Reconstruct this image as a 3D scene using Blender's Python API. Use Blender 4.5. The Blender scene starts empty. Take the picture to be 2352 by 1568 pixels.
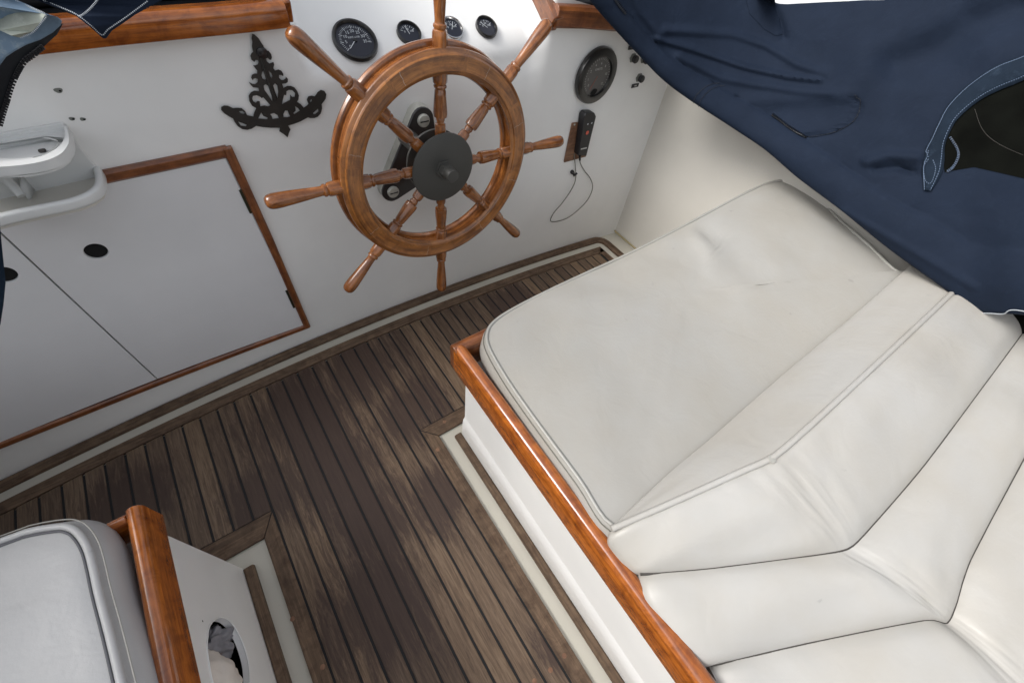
import bpy, bmesh, math, random
import numpy as np
from mathutils import Vector, Matrix, noise
from mathutils.bvhtree import BVHTree
random.seed(7)
scene = bpy.context.scene
COL = scene.collection
PI = math.pi

# ------------------------------------------------------------------ camera
RM = np.array([[0.8163135433763604, -0.5691179672530117, 0.09867592538269265],
               [0.40575953565720646, 0.6865988817968421, 0.6032753722294439],
               [-0.4110856335650505, -0.4524231590724837, 0.7914050082045823]])   # world -> camera
FP = 970.999            # focal length in units where the picture is 2352 wide
EYE = np.array([0, 0, 1.35])
cd = bpy.data.cameras.new('camera'); cam = bpy.data.objects.new('camera', cd); COL.objects.link(cam)
M4 = Matrix([list(RM.T[i]) + [EYE[i]] for i in range(3)] + [[0, 0, 0, 1]])
cam.matrix_world = M4
cd.sensor_width = 36; cd.lens = FP / 2352 * 36; cd.clip_start = 0.01; cd.clip_end = 500
scene.camera = cam

# ------------------------------------------------------------------ light
SUN_EL, SUN_AZ = 45, 288     # direction the light comes from: azimuth clockwise from +Y
w = bpy.data.worlds.new('World'); scene.world = w; w.use_nodes = True
nt = w.node_tree
bg = nt.nodes['Background']
sky = nt.nodes.new('ShaderNodeTexSky'); sky.sky_type = 'NISHITA'; sky.sun_disc = False
sky.sun_elevation = math.radians(SUN_EL); sky.sun_rotation = math.radians(SUN_AZ)
sky.air_density = 1.0; sky.dust_density = 3.0; sky.ozone_density = 1.0
hs = nt.nodes.new('ShaderNodeHueSaturation'); hs.inputs['Saturation'].default_value = .25
nt.links.new(sky.outputs[0], hs.inputs['Color']); nt.links.new(hs.outputs[0], bg.inputs[0]); bg.inputs[1].default_value = 0.15
sd = bpy.data.lights.new('sun', 'SUN'); sd.energy = 1.15; sd.angle = math.radians(22); sd.color = (1, 0.97, 0.93)
sun = bpy.data.objects.new('sun', sd); COL.objects.link(sun)
el, az = math.radians(SUN_EL), math.radians(SUN_AZ)
sdir = Vector((math.sin(az) * math.cos(el), math.cos(az) * math.cos(el), math.sin(el)))
sun.rotation_euler = sdir.to_track_quat('Z', 'Y').to_euler()
sun.location = sdir * 8
scene.view_settings.view_transform = 'Standard'; scene.view_settings.look = 'None'
scene.view_settings.exposure = 0.86; scene.view_settings.gamma = 1
scene.render.engine = 'CYCLES'
scene.cycles.max_bounces = 8; scene.cycles.diffuse_bounces = 5

# ------------------------------------------------------------------ measuring helpers (picture ray -> point on a real surface)
def ray(u, v): return RM.T @ np.array([u - 1176, -(v - 784), -FP])
def onz(u, v, z=0.0):
    r = ray(u, v); return EYE + r * (z - EYE[2]) / r[2]
def ony(u, v, y):
    r = ray(u, v); return EYE + r * y / r[1]
def onx(u, v, x):
    r = ray(u, v); return EYE + r * x / r[0]
def yb(x): return 1.165 - .058 * ((x - .25) / 1.1) ** 2       # the bulkhead bows slightly forward
def onw(u, v, d=0.0):
    y = 1.13
    for _ in range(12):
        p = ony(u, v, y - d); y = yb(p[0])
    return ony(u, v, y - d)
def wall(x, z, d=0.0): return np.array([x, yb(x) - d, z])

# ------------------------------------------------------------------ materials
def mat(name): 
    m = bpy.data.materials.new(name); m.use_nodes = True
    return m, m.node_tree, m.node_tree.nodes['Principled BSDF']
def N(nt, t, **kw):
    n = nt.nodes.new(t)
    for k, v in kw.items():
        if k in n.inputs: n.inputs[k].default_value = v
        else: setattr(n, k, v)
    return n
def ramp(nt, fac, stops):
    r = nt.nodes.new('ShaderNodeValToRGB')
    e = r.color_ramp.elements
    while len(e) < len(stops): e.new(0.5)
    for i, (p, c) in enumerate(stops):
        e[i].position = p; e[i].color = (*c, 1) if len(c) == 3 else c
    nt.links.new(fac, r.inputs[0]); return r.outputs[0]
def mix(nt, fac, a, b, mode='MIX'):
    m = nt.nodes.new('ShaderNodeMix'); m.data_type = 'RGBA'; m.blend_type = mode
    for s, v in ((m.inputs[0], fac), (m.inputs[6], a), (m.inputs[7], b)):
        if isinstance(v, (int, float)): s.default_value = v
        elif isinstance(v, tuple): s.default_value = (*v, 1)
        else: nt.links.new(v, s)
    return m.outputs[2]
def coords(nt, kind='Object', scale=(1, 1, 1)):
    t = nt.nodes.new('ShaderNodeTexCoord'); mp = nt.nodes.new('ShaderNodeMapping')
    mp.inputs['Scale'].default_value = scale
    nt.links.new(t.outputs[kind], mp.inputs[0]); return mp.outputs[0]
def noi(nt, vec, scale, detail=4, rough=.55, dist=0):
    n = N(nt, 'ShaderNodeTexNoise'); n.inputs['Scale'].default_value = scale
    n.inputs['Detail'].default_value = detail; n.inputs['Roughness'].default_value = rough
    n.inputs['Distortion'].default_value = dist
    nt.links.new(vec, n.inputs['Vector']); return n.outputs['Fac']
def bump(nt, bs, h, strength, dist=.001, chain=None):
    b = nt.nodes.new('ShaderNodeBump'); b.inputs['Strength'].default_value = strength
    b.inputs['Distance'].default_value = dist
    nt.links.new(h, b.inputs['Height'])
    if chain: nt.links.new(chain, b.inputs['Normal'])
    nt.links.new(b.outputs[0], bs.inputs['Normal']); return b.outputs[0]

def flat(name, col, rough=.5, metal=0, coat=0, var=.0, bmp=0, bscale=200):
    m, nt, bs = mat(name)
    bs.inputs['Roughness'].default_value = rough; bs.inputs['Metallic'].default_value = metal
    bs.inputs['Coat Weight'].default_value = coat
    v = coords(nt)
    f = noi(nt, v, 14, 5)
    c = ramp(nt, f, [(.3, tuple(x * (1 - var) for x in col)), (.7, tuple(min(1, x * (1 + var)) for x in col))])
    nt.links.new(c, bs.inputs['Base Color'])
    if bmp: bump(nt, bs, noi(nt, v, bscale, 3), bmp, .0006)
    return m

def gelcoat(name, col, dirt=.25, rough=.3):
    m, nt, bs = mat(name); v = coords(nt)
    big = noi(nt, v, 3.2, 4, .6)
    c = ramp(nt, big, [(.3, tuple(x * .93 for x in col)), (.65, col)])
    sp = noi(nt, v, 60, 6, .7)
    spots = ramp(nt, sp, [(.66, (0, 0, 0)), (.74, (1, 1, 1))])
    sm = N(nt, 'ShaderNodeMath', operation='MULTIPLY'); nt.links.new(spots, sm.inputs[0]); sm.inputs[1].default_value = dirt
    c = mix(nt, sm.outputs[0], c, tuple(x * .6 for x in col))
    nt.links.new(c, bs.inputs['Base Color'])
    bs.inputs['Roughness'].default_value = rough
    bump(nt, bs, noi(nt, v, 5, 2), .25, .004)
    return m

def wood(name, dark, lite, rough=.3, coat=.4, worn=0.0, pale=(.5, .38, .25), gs=1.0, spots=.0):
    m, nt, bs = mat(name)
    uv = coords(nt, 'UV', (5 * gs, 90 * gs, 1)); uv2 = coords(nt, 'UV', (26 * gs, 420 * gs, 1)); ob = coords(nt)
    g1 = noi(nt, uv, 1.0, 5, .6, .6); g2 = noi(nt, uv2, 1.0, 3, .6)
    mid = tuple((a + b) / 2 for a, b in zip(dark, lite))
    c = ramp(nt, g1, [(.28, dark), (.5, mid), (.72, lite)])
    c2 = ramp(nt, g2, [(.35, (.62, .62, .62)), (.55, (1, 1, 1))])
    c = mix(nt, .6, c, c2, 'MULTIPLY')
    br = noi(nt, ob, 9, 3)
    c = mix(nt, .5, c, ramp(nt, br, [(.3, (.75, .72, .7)), (.7, (1.0, 1.0, 1.0))]), 'MULTIPLY')
    mo = noi(nt, ob, 30, 5, .65, .5)
    c = mix(nt, .75, c, ramp(nt, mo, [(.36, (.50, .42, .36)), (.56, (1.0, 1.0, 1.0)), (.70, (1.15, 1.12, 1.05))]), 'MULTIPLY')
    rgh = None
    if worn:
        wn = noi(nt, coords(nt, 'UV', (14, 55, 1)), 1.6, 7, .72, .4)
        wb = noi(nt, ob, 7, 3)
        ad = N(nt, 'ShaderNodeMath', operation='ADD'); nt.links.new(wn, ad.inputs[0]); nt.links.new(wb, ad.inputs[1])
        mk = ramp(nt, ad.outputs[0], [(max(0.0, 1.22 - worn) , (0, 0, 0)), (min(1.0, 1.30 - worn), (.85, .85, .85))])
        hv = N(nt, 'ShaderNodeMath', operation='MULTIPLY'); hv.inputs[1].default_value = 1.0
        nt.links.new(mk, hv.inputs[0])
        c = mix(nt, hv.outputs[0], c, pale)
        rg = N(nt, 'ShaderNodeMapRange'); rg.inputs['To Min'].default_value = rough; rg.inputs['To Max'].default_value = .75
        nt.links.new(hv.outputs[0], rg.inputs['Value']); nt.links.new(rg.outputs[0], bs.inputs['Roughness'])
    else:
        bs.inputs['Roughness'].default_value = rough
    nt.links.new(c, bs.inputs['Base Color'])
    bs.inputs['Coat Weight'].default_value = coat; bs.inputs['Coat Roughness'].default_value = .12
    bump(nt, bs, g2, .25, .0006)
    return m

def vinyl(name, col, rough=.42, stain=.5, wr=.5):
    m, nt, bs = mat(name); v = coords(nt)
    st = noi(nt, v, 4.5, 5, .6)
    c = ramp(nt, st, [(.35, col), (.62, tuple(a * b for a, b in zip(col, (1 - .07 * stain, 1 - .12 * stain, 1 - .20 * stain))))])
    sp = ramp(nt, noi(nt, v, 34, 3, .5), [(.73, (0, 0, 0)), (.78, (.45, .45, .45))])
    c = mix(nt, sp, c, tuple(x * .62 for x in col))
    nt.links.new(c, bs.inputs['Base Color'])
    bs.inputs['Roughness'].default_value = rough
    b1 = bump(nt, bs, noi(nt, v, 90, 5, .65), .35, .0012)
    b2 = bump(nt, bs, noi(nt, v, 13, 3, .5, .8), wr, .006, b1)
    bump(nt, bs, noi(nt, v, 700, 2), .15, .0004, b2)
    return m

def cloth(name, col, var=.25, rough=.85, fade=(0.10, .14, .22), fadeamt=.25):
    m, nt, bs = mat(name); v = coords(nt)
    f = noi(nt, v, 6, 6, .65)
    c = ramp(nt, f, [(.35, tuple(x * (1 - var) for x in col)), (.65, tuple(x * (1 + var) for x in col))])
    fz = noi(nt, v, 45, 6, .75)
    mk = ramp(nt, fz, [(.55, (0, 0, 0)), (.75, (fadeamt,) * 3)])
    c = mix(nt, mk, c, fade)
    nt.links.new(c, bs.inputs['Base Color'])
    bs.inputs['Roughness'].default_value = rough
    bs.inputs['Specular IOR Level'].default_value = .12
    b1 = bump(nt, bs, noi(nt, v, 1400, 2), .3, .0005)
    bump(nt, bs, noi(nt, v, 14, 4, .6, .5), .6, .006, b1)
    return m

M = {}
M['gel'] = gelcoat('white_gelcoat', (.83, .83, .81), .06)
M['gel_warm'] = gelcoat('cream_gelcoat', (.60, .58, .53), .12, .35)
M['sole'] = gelcoat('cream_nonskid', (.54, .515, .44), .55, .6)
M['panel'] = gelcoat('painted_panel', (.74, .74, .745), .04, .34)
M['moulding'] = gelcoat('moulded_white_plastic', (.68, .69, .68), .05, .28)
M['trim'] = wood('varnished_teak', (.20, .045, .006), (.56, .17, .022), .2, .8)
M['trimdark'] = wood('dark_varnished_teak', (.13, .035, .012), (.34, .12, .035), .28, .5)
M['wheelwood'] = wood('wheel_teak', (.12, .038, .007), (.50, .195, .044), .3, .5, worn=.20, pale=(.46, .29, .15))
M['handlewood'] = wood('handle_teak', (.11, .032, .006), (.42, .150, .034), .26, .55, worn=.19, pale=(.52, .36, .24))
M['cleat'] = wood('weathered_teak', (.075, .045, .026), (.20, .13, .08), .75, 0)
M['ply'] = wood('plywood_plate', (.17, .08, .045), (.30, .16, .09), .6, 0)
M['vinyl'] = vinyl('white_vinyl', (.405, .396, .374), .42, .5, .3)
M['vinyl_seat'] = vinyl('white_vinyl_seat', (.345, .337, .315), .45, .5, .3)
M['vinyl_port'] = vinyl('white_vinyl_port', (.43, .43, .43), .42, .1, .35)
M['piping'] = vinyl('vinyl_piping', (.34, .335, .31), .45, .3, .1)
M['seam'] = flat('dark_seam', (.05, .045, .04), .8)
M['greyseam'] = flat('grey_seam_shadow', (.12, .12, .13), .8)
M['navy'] = cloth('navy_canvas', (.0095, .0155, .0295), .10, .8, (.06, .09, .15), .05)
M['navy2'] = cloth('faded_navy_canvas', (.010, .0175, .030), .2, .85, (.08, .12, .18), .2)
M['denim'] = cloth('worn_pale_canvas', (.14, .20, .27), .45, .8, (.42, .47, .48), .8)
M['oldpatch'] = cloth('worn_hook_tape', (.30, .32, .28), .5, .9, (.55, .57, .52), .9)
M['stitch'] = flat('stitch_thread', (.10, .14, .21), .8)
M['stitchw'] = flat('pale_thread', (.42, .45, .48), .8)
M['zip'] = flat('black_zip', (.006, .007, .010), .4)
M['black'] = flat('black_plastic', (.011, .011, .013), .38, bmp=.2)
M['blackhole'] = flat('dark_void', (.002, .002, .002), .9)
M['iron'] = flat('black_cast_iron', (.032, .029, .026), .5, .3, 0, .3, .5, 120)
M['hub'] = flat('dark_grey_hub', (.042, .041, .037), .5, 0, 0, .12, .2, 60)
M['bracket'] = flat('black_painted_bracket', (.010, .008, .010), .3, 0, .3)
M['chip'] = flat('chipped_metal', (.42, .42, .38), .5, .3, 0, .45)
M['face'] = flat('gauge_face', (.006, .008, .018), .35, 0, .08)
M['face2'] = flat('grey_gauge_face', (.085, .081, .077), .4, 0, .1)
M['bezel'] = flat('gauge_bezel', (.009, .009, .009), .28, 0, .4)
M['chrome'] = flat('chrome_bezel', (.6, .6, .6), .15, 1)
M['mark'] = flat('white_marking', (.50, .53, .55), .5)
M['markdim'] = flat('dim_marking', (.50, .50, .48), .5)
M['needle'] = flat('red_needle', (.30, .07, .05), .5)
M['brass'] = flat('tarnished_brass', (.045, .045, .025), .45, .6, 0, .3)
M['cable'] = flat('grey_cable', (.16, .155, .13), .5)
M['knobbase'] = flat('grey_nut', (.20, .21, .19), .4, .3)
M['red'] = flat('red_button', (.55, .10, .06), .5)
M['caulk'] = flat('black_caulk', (.004, .004, .005), .7)
M['olive'] = flat('dark_window_cloth', (.0030, .0034, .0026), .8, 0, 0, .4)
M['olive'].node_tree.nodes['Principled BSDF'].inputs['Specular IOR Level'].default_value = .05
M['towel'] = flat('white_towel', (.66, .61, .55), .9, 0, 0, .06, .8, 160)
M['print'] = flat('bag_plastic', (.22, .22, .24), .4, 0, 0, .3)
M['sealant'] = flat('aged_sealant', (.34, .28, .15), .7, 0, 0, .15)
M['deck'] = gelcoat('white_deck', (.72, .72, .70), .1)

# teak planking of the cockpit sole with its spilled stains
def plankmat():
    m, nt, bs = mat('worn_teak_planking')
    at = N(nt, 'ShaderNodeAttribute'); at.attribute_name = 'tone'
    uv = coords(nt, 'UV', (9, 150, 1)); uvb = coords(nt, 'UV', (30, 900, 1)); ob = coords(nt)
    g = noi(nt, uv, 1.0, 6, .65, .8); g2 = noi(nt, uvb, 1.0, 3, .6)
    c = ramp(nt, g, [(.3, (.078, .049, .030)), (.5, (.140, .092, .057)), (.72, (.205, .145, .097))])
    c = mix(nt, .55, c, ramp(nt, g2, [(.35, (.55, .55, .55)), (.6, (1, 1, 1))]), 'MULTIPLY')
    tone = ramp(nt, at.outputs['Fac'], [(0, (.66, .62, .60)), (.5, (.95, .93, .92)), (1, (1.25, 1.22, 1.15))])
    c = mix(nt, 1.0, c, tone, 'MULTIPLY')
    # worn light scuffs
    sc = noi(nt, coords(nt, 'UV', (40, 160, 1)), 1.2, 7, .75, 1.0)
    c = mix(nt, ramp(nt, sc, [(.60, (0, 0, 0)), (.74, (.35, .35, .35))]), c, (.27, .20, .14))
    # stains: soft blobs with ragged edges
    pts = [(820, 850, .30), (700, 960, .34), (760, 1080, .30), (860, 1180, .24), (1000, 1150, .20), (850, 1400, .26), (940, 940, .22), (620, 1130, .22), (1180, 700, .20), (1290, 1470, .12), (300, 1150, .2)]
    nz = noi(nt, coords(nt, 'Object', (60, 8, 1)), 1.0, 9, .8, .8)
    tot = None
    for (u, v, r) in pts:
        p = onz(u, v, .013)
        d = N(nt, 'ShaderNodeVectorMath', operation='DISTANCE'); nt.links.new(ob, d.inputs[0]); d.inputs[1].default_value = tuple(p)
        mr = N(nt, 'ShaderNodeMapRange'); mr.interpolation_type = 'SMOOTHSTEP'; nt.links.new(d.outputs['Value'], mr.inputs['Value'])
        mr.inputs['From Min'].default_value = 0; mr.inputs['From Max'].default_value = r
        mr.inputs['To Min'].default_value = 1; mr.inputs['To Max'].default_value = 0
        if tot is None: tot = mr.outputs[0]
        else:
            a = N(nt, 'ShaderNodeMath', operation='MAXIMUM'); nt.links.new(tot, a.inputs[0]); nt.links.new(mr.outputs[0], a.inputs[1]); tot = a.outputs[0]
    s = N(nt, 'ShaderNodeMath', operation='MULTIPLY_ADD'); nt.links.new(tot, s.inputs[0]); s.inputs[1].default_value = .31
    ad2 = N(nt, 'ShaderNodeMath', operation='MULTIPLY_ADD'); nt.links.new(at.outputs['Fac'], ad2.inputs[0]); ad2.inputs[1].default_value = -.07
    nt.links.new(nz, ad2.inputs[2]); nt.links.new(ad2.outputs[0], s.inputs[2])
    mk = ramp(nt, s.outputs[0], [(.50, (0, 0, 0)), (.58, (.40, .40, .40)), (.66, (.80, .80, .80))])
    c = mix(nt, mk, c, (.036, .017, .012))
    nt.links.new(c, bs.inputs['Base Color']); bs.inputs['Roughness'].default_value = .62
    bump(nt, bs, g2, .5, .001)
    return m
M['plank'] = plankmat()

# ------------------------------------------------------------------ object helpers
def empty(name, loc=(0, 0, 0), mw=None):
    o = bpy.data.objects.new(name, None); COL.objects.link(o); o.empty_display_size = .05
    if mw is not None: o.matrix_world = mw
    else: o.location = loc
    return o
def tag(o, label=None, cat=None, group=None, kind=None):
    if label: o['label'] = label
    if cat: o['category'] = cat
    if group: o['group'] = group
    if kind: o['kind'] = kind
    return o
def mesh(name, V, F, m, parent=None, uv=None, smooth=35, bevel=0, local=False, subsurf=0, solid=0, bseg=2):
    """one mesh object; V in world space (moved into the parent's space), uv is a per-vertex list"""
    V = [Vector([float(c) for c in p]) for p in V]
    if parent is not None and not local:
        inv = world(parent).inverted(); V = [inv @ p for p in V]
    me = bpy.data.meshes.new(name); me.from_pydata(V, [], F); me.update()
    bm = bmesh.new(); bm.from_mesh(me); bmesh.ops.recalc_face_normals(bm, faces=bm.faces); bm.to_mesh(me); bm.free()
    if uv is not None:
        ul = me.uv_layers.new(name='UVMap')
        for l in me.loops: ul.data[l.index].uv = uv[l.vertex_index]
    for p in me.polygons: p.use_smooth = True
    me.set_sharp_from_angle(angle=math.radians(smooth))
    me.materials.append(m)
    o = bpy.data.objects.new(name, me); COL.objects.link(o)
    if parent is not None: o.parent = parent
    if solid:
        s = o.modifiers.new('solid', 'SOLIDIFY'); s.thickness = solid; s.offset = 0
    if subsurf:
        s = o.modifiers.new('sub', 'SUBSURF'); s.levels = subsurf; s.render_levels = subsurf
    if bevel:
        b = o.modifiers.new('bevel', 'BEVEL'); b.width = bevel; b.segments = bseg; b.limit_method = 'ANGLE'; b.angle_limit = math.radians(40)
        b.harden_normals = False
    return o
def world(o):
    m = o.matrix_basis.copy()
    p = o.parent
    while p: m = p.matrix_basis @ m; p = p.parent
    return m
def box_vf(x0, x1, y0, y1, z0, z1):
    V = [(x, y, z) for x in (x0, x1) for y in (y0, y1) for z in (z0, z1)]
    F = [(0, 1, 3, 2), (4, 6, 7, 5), (0, 4, 5, 1), (2, 3, 7, 6), (0, 2, 6, 4), (1, 5, 7, 3)]
    return V, F
def box_uv(V, axis):
    o = [a for a in (0, 1, 2) if a != axis]
    return [(v[axis], v[o[0]] + v[o[1]] * .7) for v in V]
def box(name, x0, x1, y0, y1, z0, z1, m, parent=None, bevel=.002, axis=1, **k):
    V, F = box_vf(x0, x1, y0, y1, z0, z1)
    return mesh(name, V, F, m, parent, uv=box_uv(V, axis), bevel=bevel, **k)
def sweep_vf(path, prof, up=(0, 0, 1), closed=False, caps=True, frames=None, scale=None):
    """prof: list of (side, up) ; path list of points"""
    P = [Vector([float(c) for c in p]) for p in path]; n = len(P); k = len(prof)
    V, F, UV = [], [], []
    s = 0; up = Vector(up)
    plen = [0]
    for i in range(1, k + 1):
        a, b = prof[i - 1], prof[i % k]; plen.append(plen[-1] + math.hypot(a[0] - b[0], a[1] - b[1]))
    for i in range(n):
        if closed: t = (P[(i + 1) % n] - P[i - 1])
        else: t = P[min(i + 1, n - 1)] - P[max(i - 1, 0)]
        t.normalize()
        u_ = frames[i] if frames else up
        side = t.cross(Vector(u_)).normalized(); uu = side.cross(t).normalized()
        # mitre
        c = 1.0
        if 0 < i < n - 1 or closed:
            a = (P[i] - P[i - 1]).normalized(); c = 1 / max(.4, a.dot(t))
        if i: s += (P[i] - P[i - 1]).length
        sc = scale[i] if scale else 1
        for j, (a, b) in enumerate(prof):
            V.append(P[i] + side * a * sc * c + uu * b * sc); UV.append((s, plen[j]))
    m = n if closed else n - 1
    for i in range(m):
        for j in range(k):
            a, b = i * k + j, i * k + (j + 1) % k; c2, d = ((i + 1) % n) * k + (j + 1) % k, ((i + 1) % n) * k + j
            F.append((a, b, c2, d))
    if caps and not closed: F.append(tuple(range(k - 1, -1, -1))); F.append(tuple((n - 1) * k + j for j in range(k)))
    return V, F, UV
def sweep(name, path, prof, m, parent=None, up=(0, 0, 1), closed=False, frames=None, scale=None, **k):
    V, F, UV = sweep_vf(path, prof, up, closed, True, frames, scale)
    return mesh(name, V, F, m, parent, uv=UV, **k)
def circ(r, n=10, ry=None): return [(r * math.cos(2 * PI * i / n), (ry or r) * math.sin(2 * PI * i / n)) for i in range(n)]
def rrect(w, h, r, n=4):
    out = []
    for cx, cy, a0 in ((w - r, h - r, 0), (-w + r, h - r, 90), (-w + r, -h + r, 180), (w - r, -h + r, 270)):
        for i in range(n + 1):
            a = math.radians(a0 + 90 * i / n); out.append((cx + r * math.cos(a), cy + r * math.sin(a)))
    return out
def catmull(P, n=8, closed=False):
    P = [np.array(p, float) for p in P]; out = []
    m = len(P)
    for i in range(m if closed else m - 1):
        g = lambda j: P[j % m] if closed else (P[j] if 0 <= j < m else (2 * P[0] - P[1] if j < 0 else 2 * P[-1] - P[-2]))
        p0, p1, p2, p3 = g(i - 1), g(i), g(i + 1), g(i + 2)
        for s in range(n):
            t = s / n
            out.append(.5 * ((2 * p1) + (-p0 + p2) * t + (2 * p0 - 5 * p1 + 4 * p2 - p3) * t * t + (-p0 + 3 * p1 - 3 * p2 + p3) * t ** 3))
    if not closed: out.append(P[-1])
    return out
def tube(name, path, r, m, parent=None, n=8, smooth_path=0, closed=False, **k):
    if smooth_path: path = catmull(path, smooth_path, closed)
    # parallel-transport frames
    P = [Vector([float(c) for c in p]) for p in path]; fr = []
    t0 = (P[1] - P[0]).normalized(); u = t0.orthogonal().normalized()
    for i in range(len(P)):
        t = (P[min(i + 1, len(P) - 1)] - P[max(i - 1, 0)]).normalized()
        u = (u - t * u.dot(t)).normalized(); fr.append(u.copy())
    return sweep(name, P, circ(r, n), m, parent, frames=fr, closed=closed, smooth=70, **k)
def filled(name, loops, mapf, thick, m, parent=None, maxlen=0, seg=0, uvs=None, bev=0, smooth=35, **k):
    """fill 2-D loops (holes by even-odd), extrude by thick and map (u, v, d) -> world"""
    cu = bpy.data.curves.new('tmp', 'CURVE'); cu.dimensions = '2D'; cu.fill_mode = 'BOTH'
    for lp in loops:
        sp = cu.splines.new('POLY'); sp.points.add(len(lp) - 1)
        for i, p in enumerate(lp): sp.points[i].co = (p[0] * .01, p[1] * .01, 0, 1)
        sp.use_cyclic_u = True
    cu.extrude = .5
    tmp = bpy.data.objects.new('tmp', cu); COL.objects.link(tmp)
    dg = bpy.context.evaluated_depsgraph_get()
    me = bpy.data.meshes.new_from_object(tmp.evaluated_get(dg))
    bm = bmesh.new(); bm.from_mesh(me); bmesh.ops.remove_doubles(bm, verts=bm.verts, dist=1e-6)
    for _ in range(9 if maxlen else 0):
        ee = [e for e in bm.edges if math.hypot(e.verts[0].co.x - e.verts[1].co.x, e.verts[0].co.y - e.verts[1].co.y) * 100 > maxlen]
        if not ee: break
        bmesh.ops.subdivide_edges(bm, edges=ee, cuts=1); bmesh.ops.triangulate(bm, faces=[f for f in bm.faces if len(f.verts) > 3])
    V = [mapf(v.co.x * 100, v.co.y * 100, (v.co.z + .5) * thick) for v in bm.verts]
    bm.verts.index_update()
    F = [tuple(v.index for v in f.verts) for f in bm.faces]
    bm.free(); bpy.data.objects.remove(tmp); bpy.data.curves.remove(cu); bpy.data.meshes.remove(me)
    uv = [(v[0], v[2]) for v in V]
    return mesh(name, V, F, m, parent, uv=uv, smooth=smooth, **k)
def text(name, body, size, mapf, m, parent=None, thick=.0004, align='CENTER'):
    cu = bpy.data.curves.new('tmp', 'FONT'); cu.body = body; cu.size = size; cu.align_x = align; cu.align_y = 'CENTER'
    cu.resolution_u = 3
    tmp = bpy.data.objects.new('tmp', cu); COL.objects.link(tmp)
    dg = bpy.context.evaluated_depsgraph_get()
    me = bpy.data.meshes.new_from_object(tmp.evaluated_get(dg))
    V = [mapf(v.co.x, v.co.y) for v in me.vertices]; F = [tuple(p.vertices) for p in me.polygons]
    bpy.data.objects.remove(tmp); bpy.data.curves.remove(cu); bpy.data.meshes.remove(me)
    return mesh(name, V, F, m, parent)
def pld(px, pl):
    best = 1e9
    for (ax_, ay_), (bx_, by_) in zip(pl[:-1], pl[1:]):
        dx_, dy_ = bx_ - ax_, by_ - ay_; t = ((px[0] - ax_) * dx_ + (px[1] - ay_) * dy_) / (dx_ * dx_ + dy_ * dy_)
        t = max(0, min(1, t)); best = min(best, math.hypot(px[0] - ax_ - t * dx_, px[1] - ay_ - t * dy_))
    return best
def sstep(a, b, x):
    t = min(1, max(0, (x - a) / (b - a))); return t * t * (3 - 2 * t)
def crop(x0, y0, w, W):
    k = w / W
    return lambda cx, cy: ((x0 + cx * k) * .6125, (y0 + cy * k) * .6125)

# ================================================================== SETTING
# --- cockpit sole
V = [(-1.7, -1.6, 0), (2.0, -1.6, 0), (2.0, 1.3, 0), (-1.7, 1.3, 0)]
tag(mesh('floor', V, [(0, 1, 2, 3)], M['sole']), 'cream fibreglass cockpit sole', None, None, 'structure')
XA, XB = -.262, .210                # caulk lines beside the two benches
# caulk bed
def slab(polys, z0, z1):
    V, F = [], []
    for P in polys:
        b = len(V); n = len(P)
        V += [(p[0], p[1], z1) for p in P] + [(p[0], p[1], z0) for p in P]
        F.append(tuple(b + i for i in range(n)))
        for i in range(n): F.append((b + i, b + (i + 1) % n, b + n + (i + 1) % n, b + n + i))
    return V, F
def front(x, off): return yb(x) - off
def strip_front(xa, xb, o1, o2, n=1):
    xs = [xa + (xb - xa) * i / n for i in range(n + 1)]
    return [(x, front(x, o2)) for x in xs] + [(x, front(x, o1)) for x in xs[::-1]]
XE = 1.385
bed = [strip_front(-1.5, XE, .090, .125, 16), [(-1.5, .600), (XE, .600)] + [(XE - (XE + 1.5) * i / 16, front(XE - (XE + 1.5) * i / 16, .12)) for i in range(17)],
       [(-.30, -1.5), (.250, -1.5), (.250, .605), (-.30, .605)]]
bed = bed[1:]
V, F = slab(bed[:1], .001, .0102); V2, F2 = slab(bed[1:], .001, .0098)
F += [tuple(i + len(V) for i in f) for f in F2]; V += V2
tag(mesh('floor_caulking', V, F, M['caulk']), 'black caulking between the teak planks', None, None, 'structure')
# planks
edges = [XA - .0515 * k for k in range(24, 0, -1)] + [XA + (XB - XA) * k / 9 for k in range(10)] + [XB + .0448 * k for k in range(1, 27)]
V, F, UV, T = [], [], [], []
def plank(x0, x1, ylo, yhi0, yhi1, tone):
    off = random.random() * 10; b = len(V)
    g = .0032
    x0 += g; x1 -= g; h = .0122
    nseg = max(2, int((yhi0 - ylo) / .08))
    prof = [(x0, .004), (x0, h - .0012), (x0 + .0012, h), (x1 - .0012, h), (x1, h - .0012), (x1, .004)]
    for i in range(nseg + 1):
        t = i / nseg
        for (x, z) in prof:
            yh = yhi0 + (yhi1 - yhi0) * (x - x0) / (x1 - x0)
            V.append((x, ylo + (yh - ylo) * t, z)); UV.append((ylo + (yh - ylo) * t + off, x + off)); T.append(tone)
    for i in range(nseg):
        for j in range(5): F.append((b + i * 6 + j, b + i * 6 + j + 1, b + (i + 1) * 6 + j + 1, b + (i + 1) * 6 + j))
    F.append(tuple(b + j for j in range(6))); F.append(tuple(b + nseg * 6 + j for j in range(6)))
for a, b_ in zip(edges[:-1], edges[1:]):
    if b_ > XE + .03: break
    mid = (a + b_) / 2
    lo = -1.45 if XA - .001 < mid < XB + .001 else .618
    plank(a, b_, lo, front(a, .1125) - .003, front(b_, .1125) - .003, random.random())
o = mesh('teak_planking', V, F, M['plank'], uv=UV, smooth=30)
at = o.data.attributes.new('tone', 'FLOAT', 'POINT')
for i, t in enumerate(T): at.data[i].value = t
tag(o, 'dark stained teak planks of the cockpit sole', None, None, 'structure')
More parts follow.
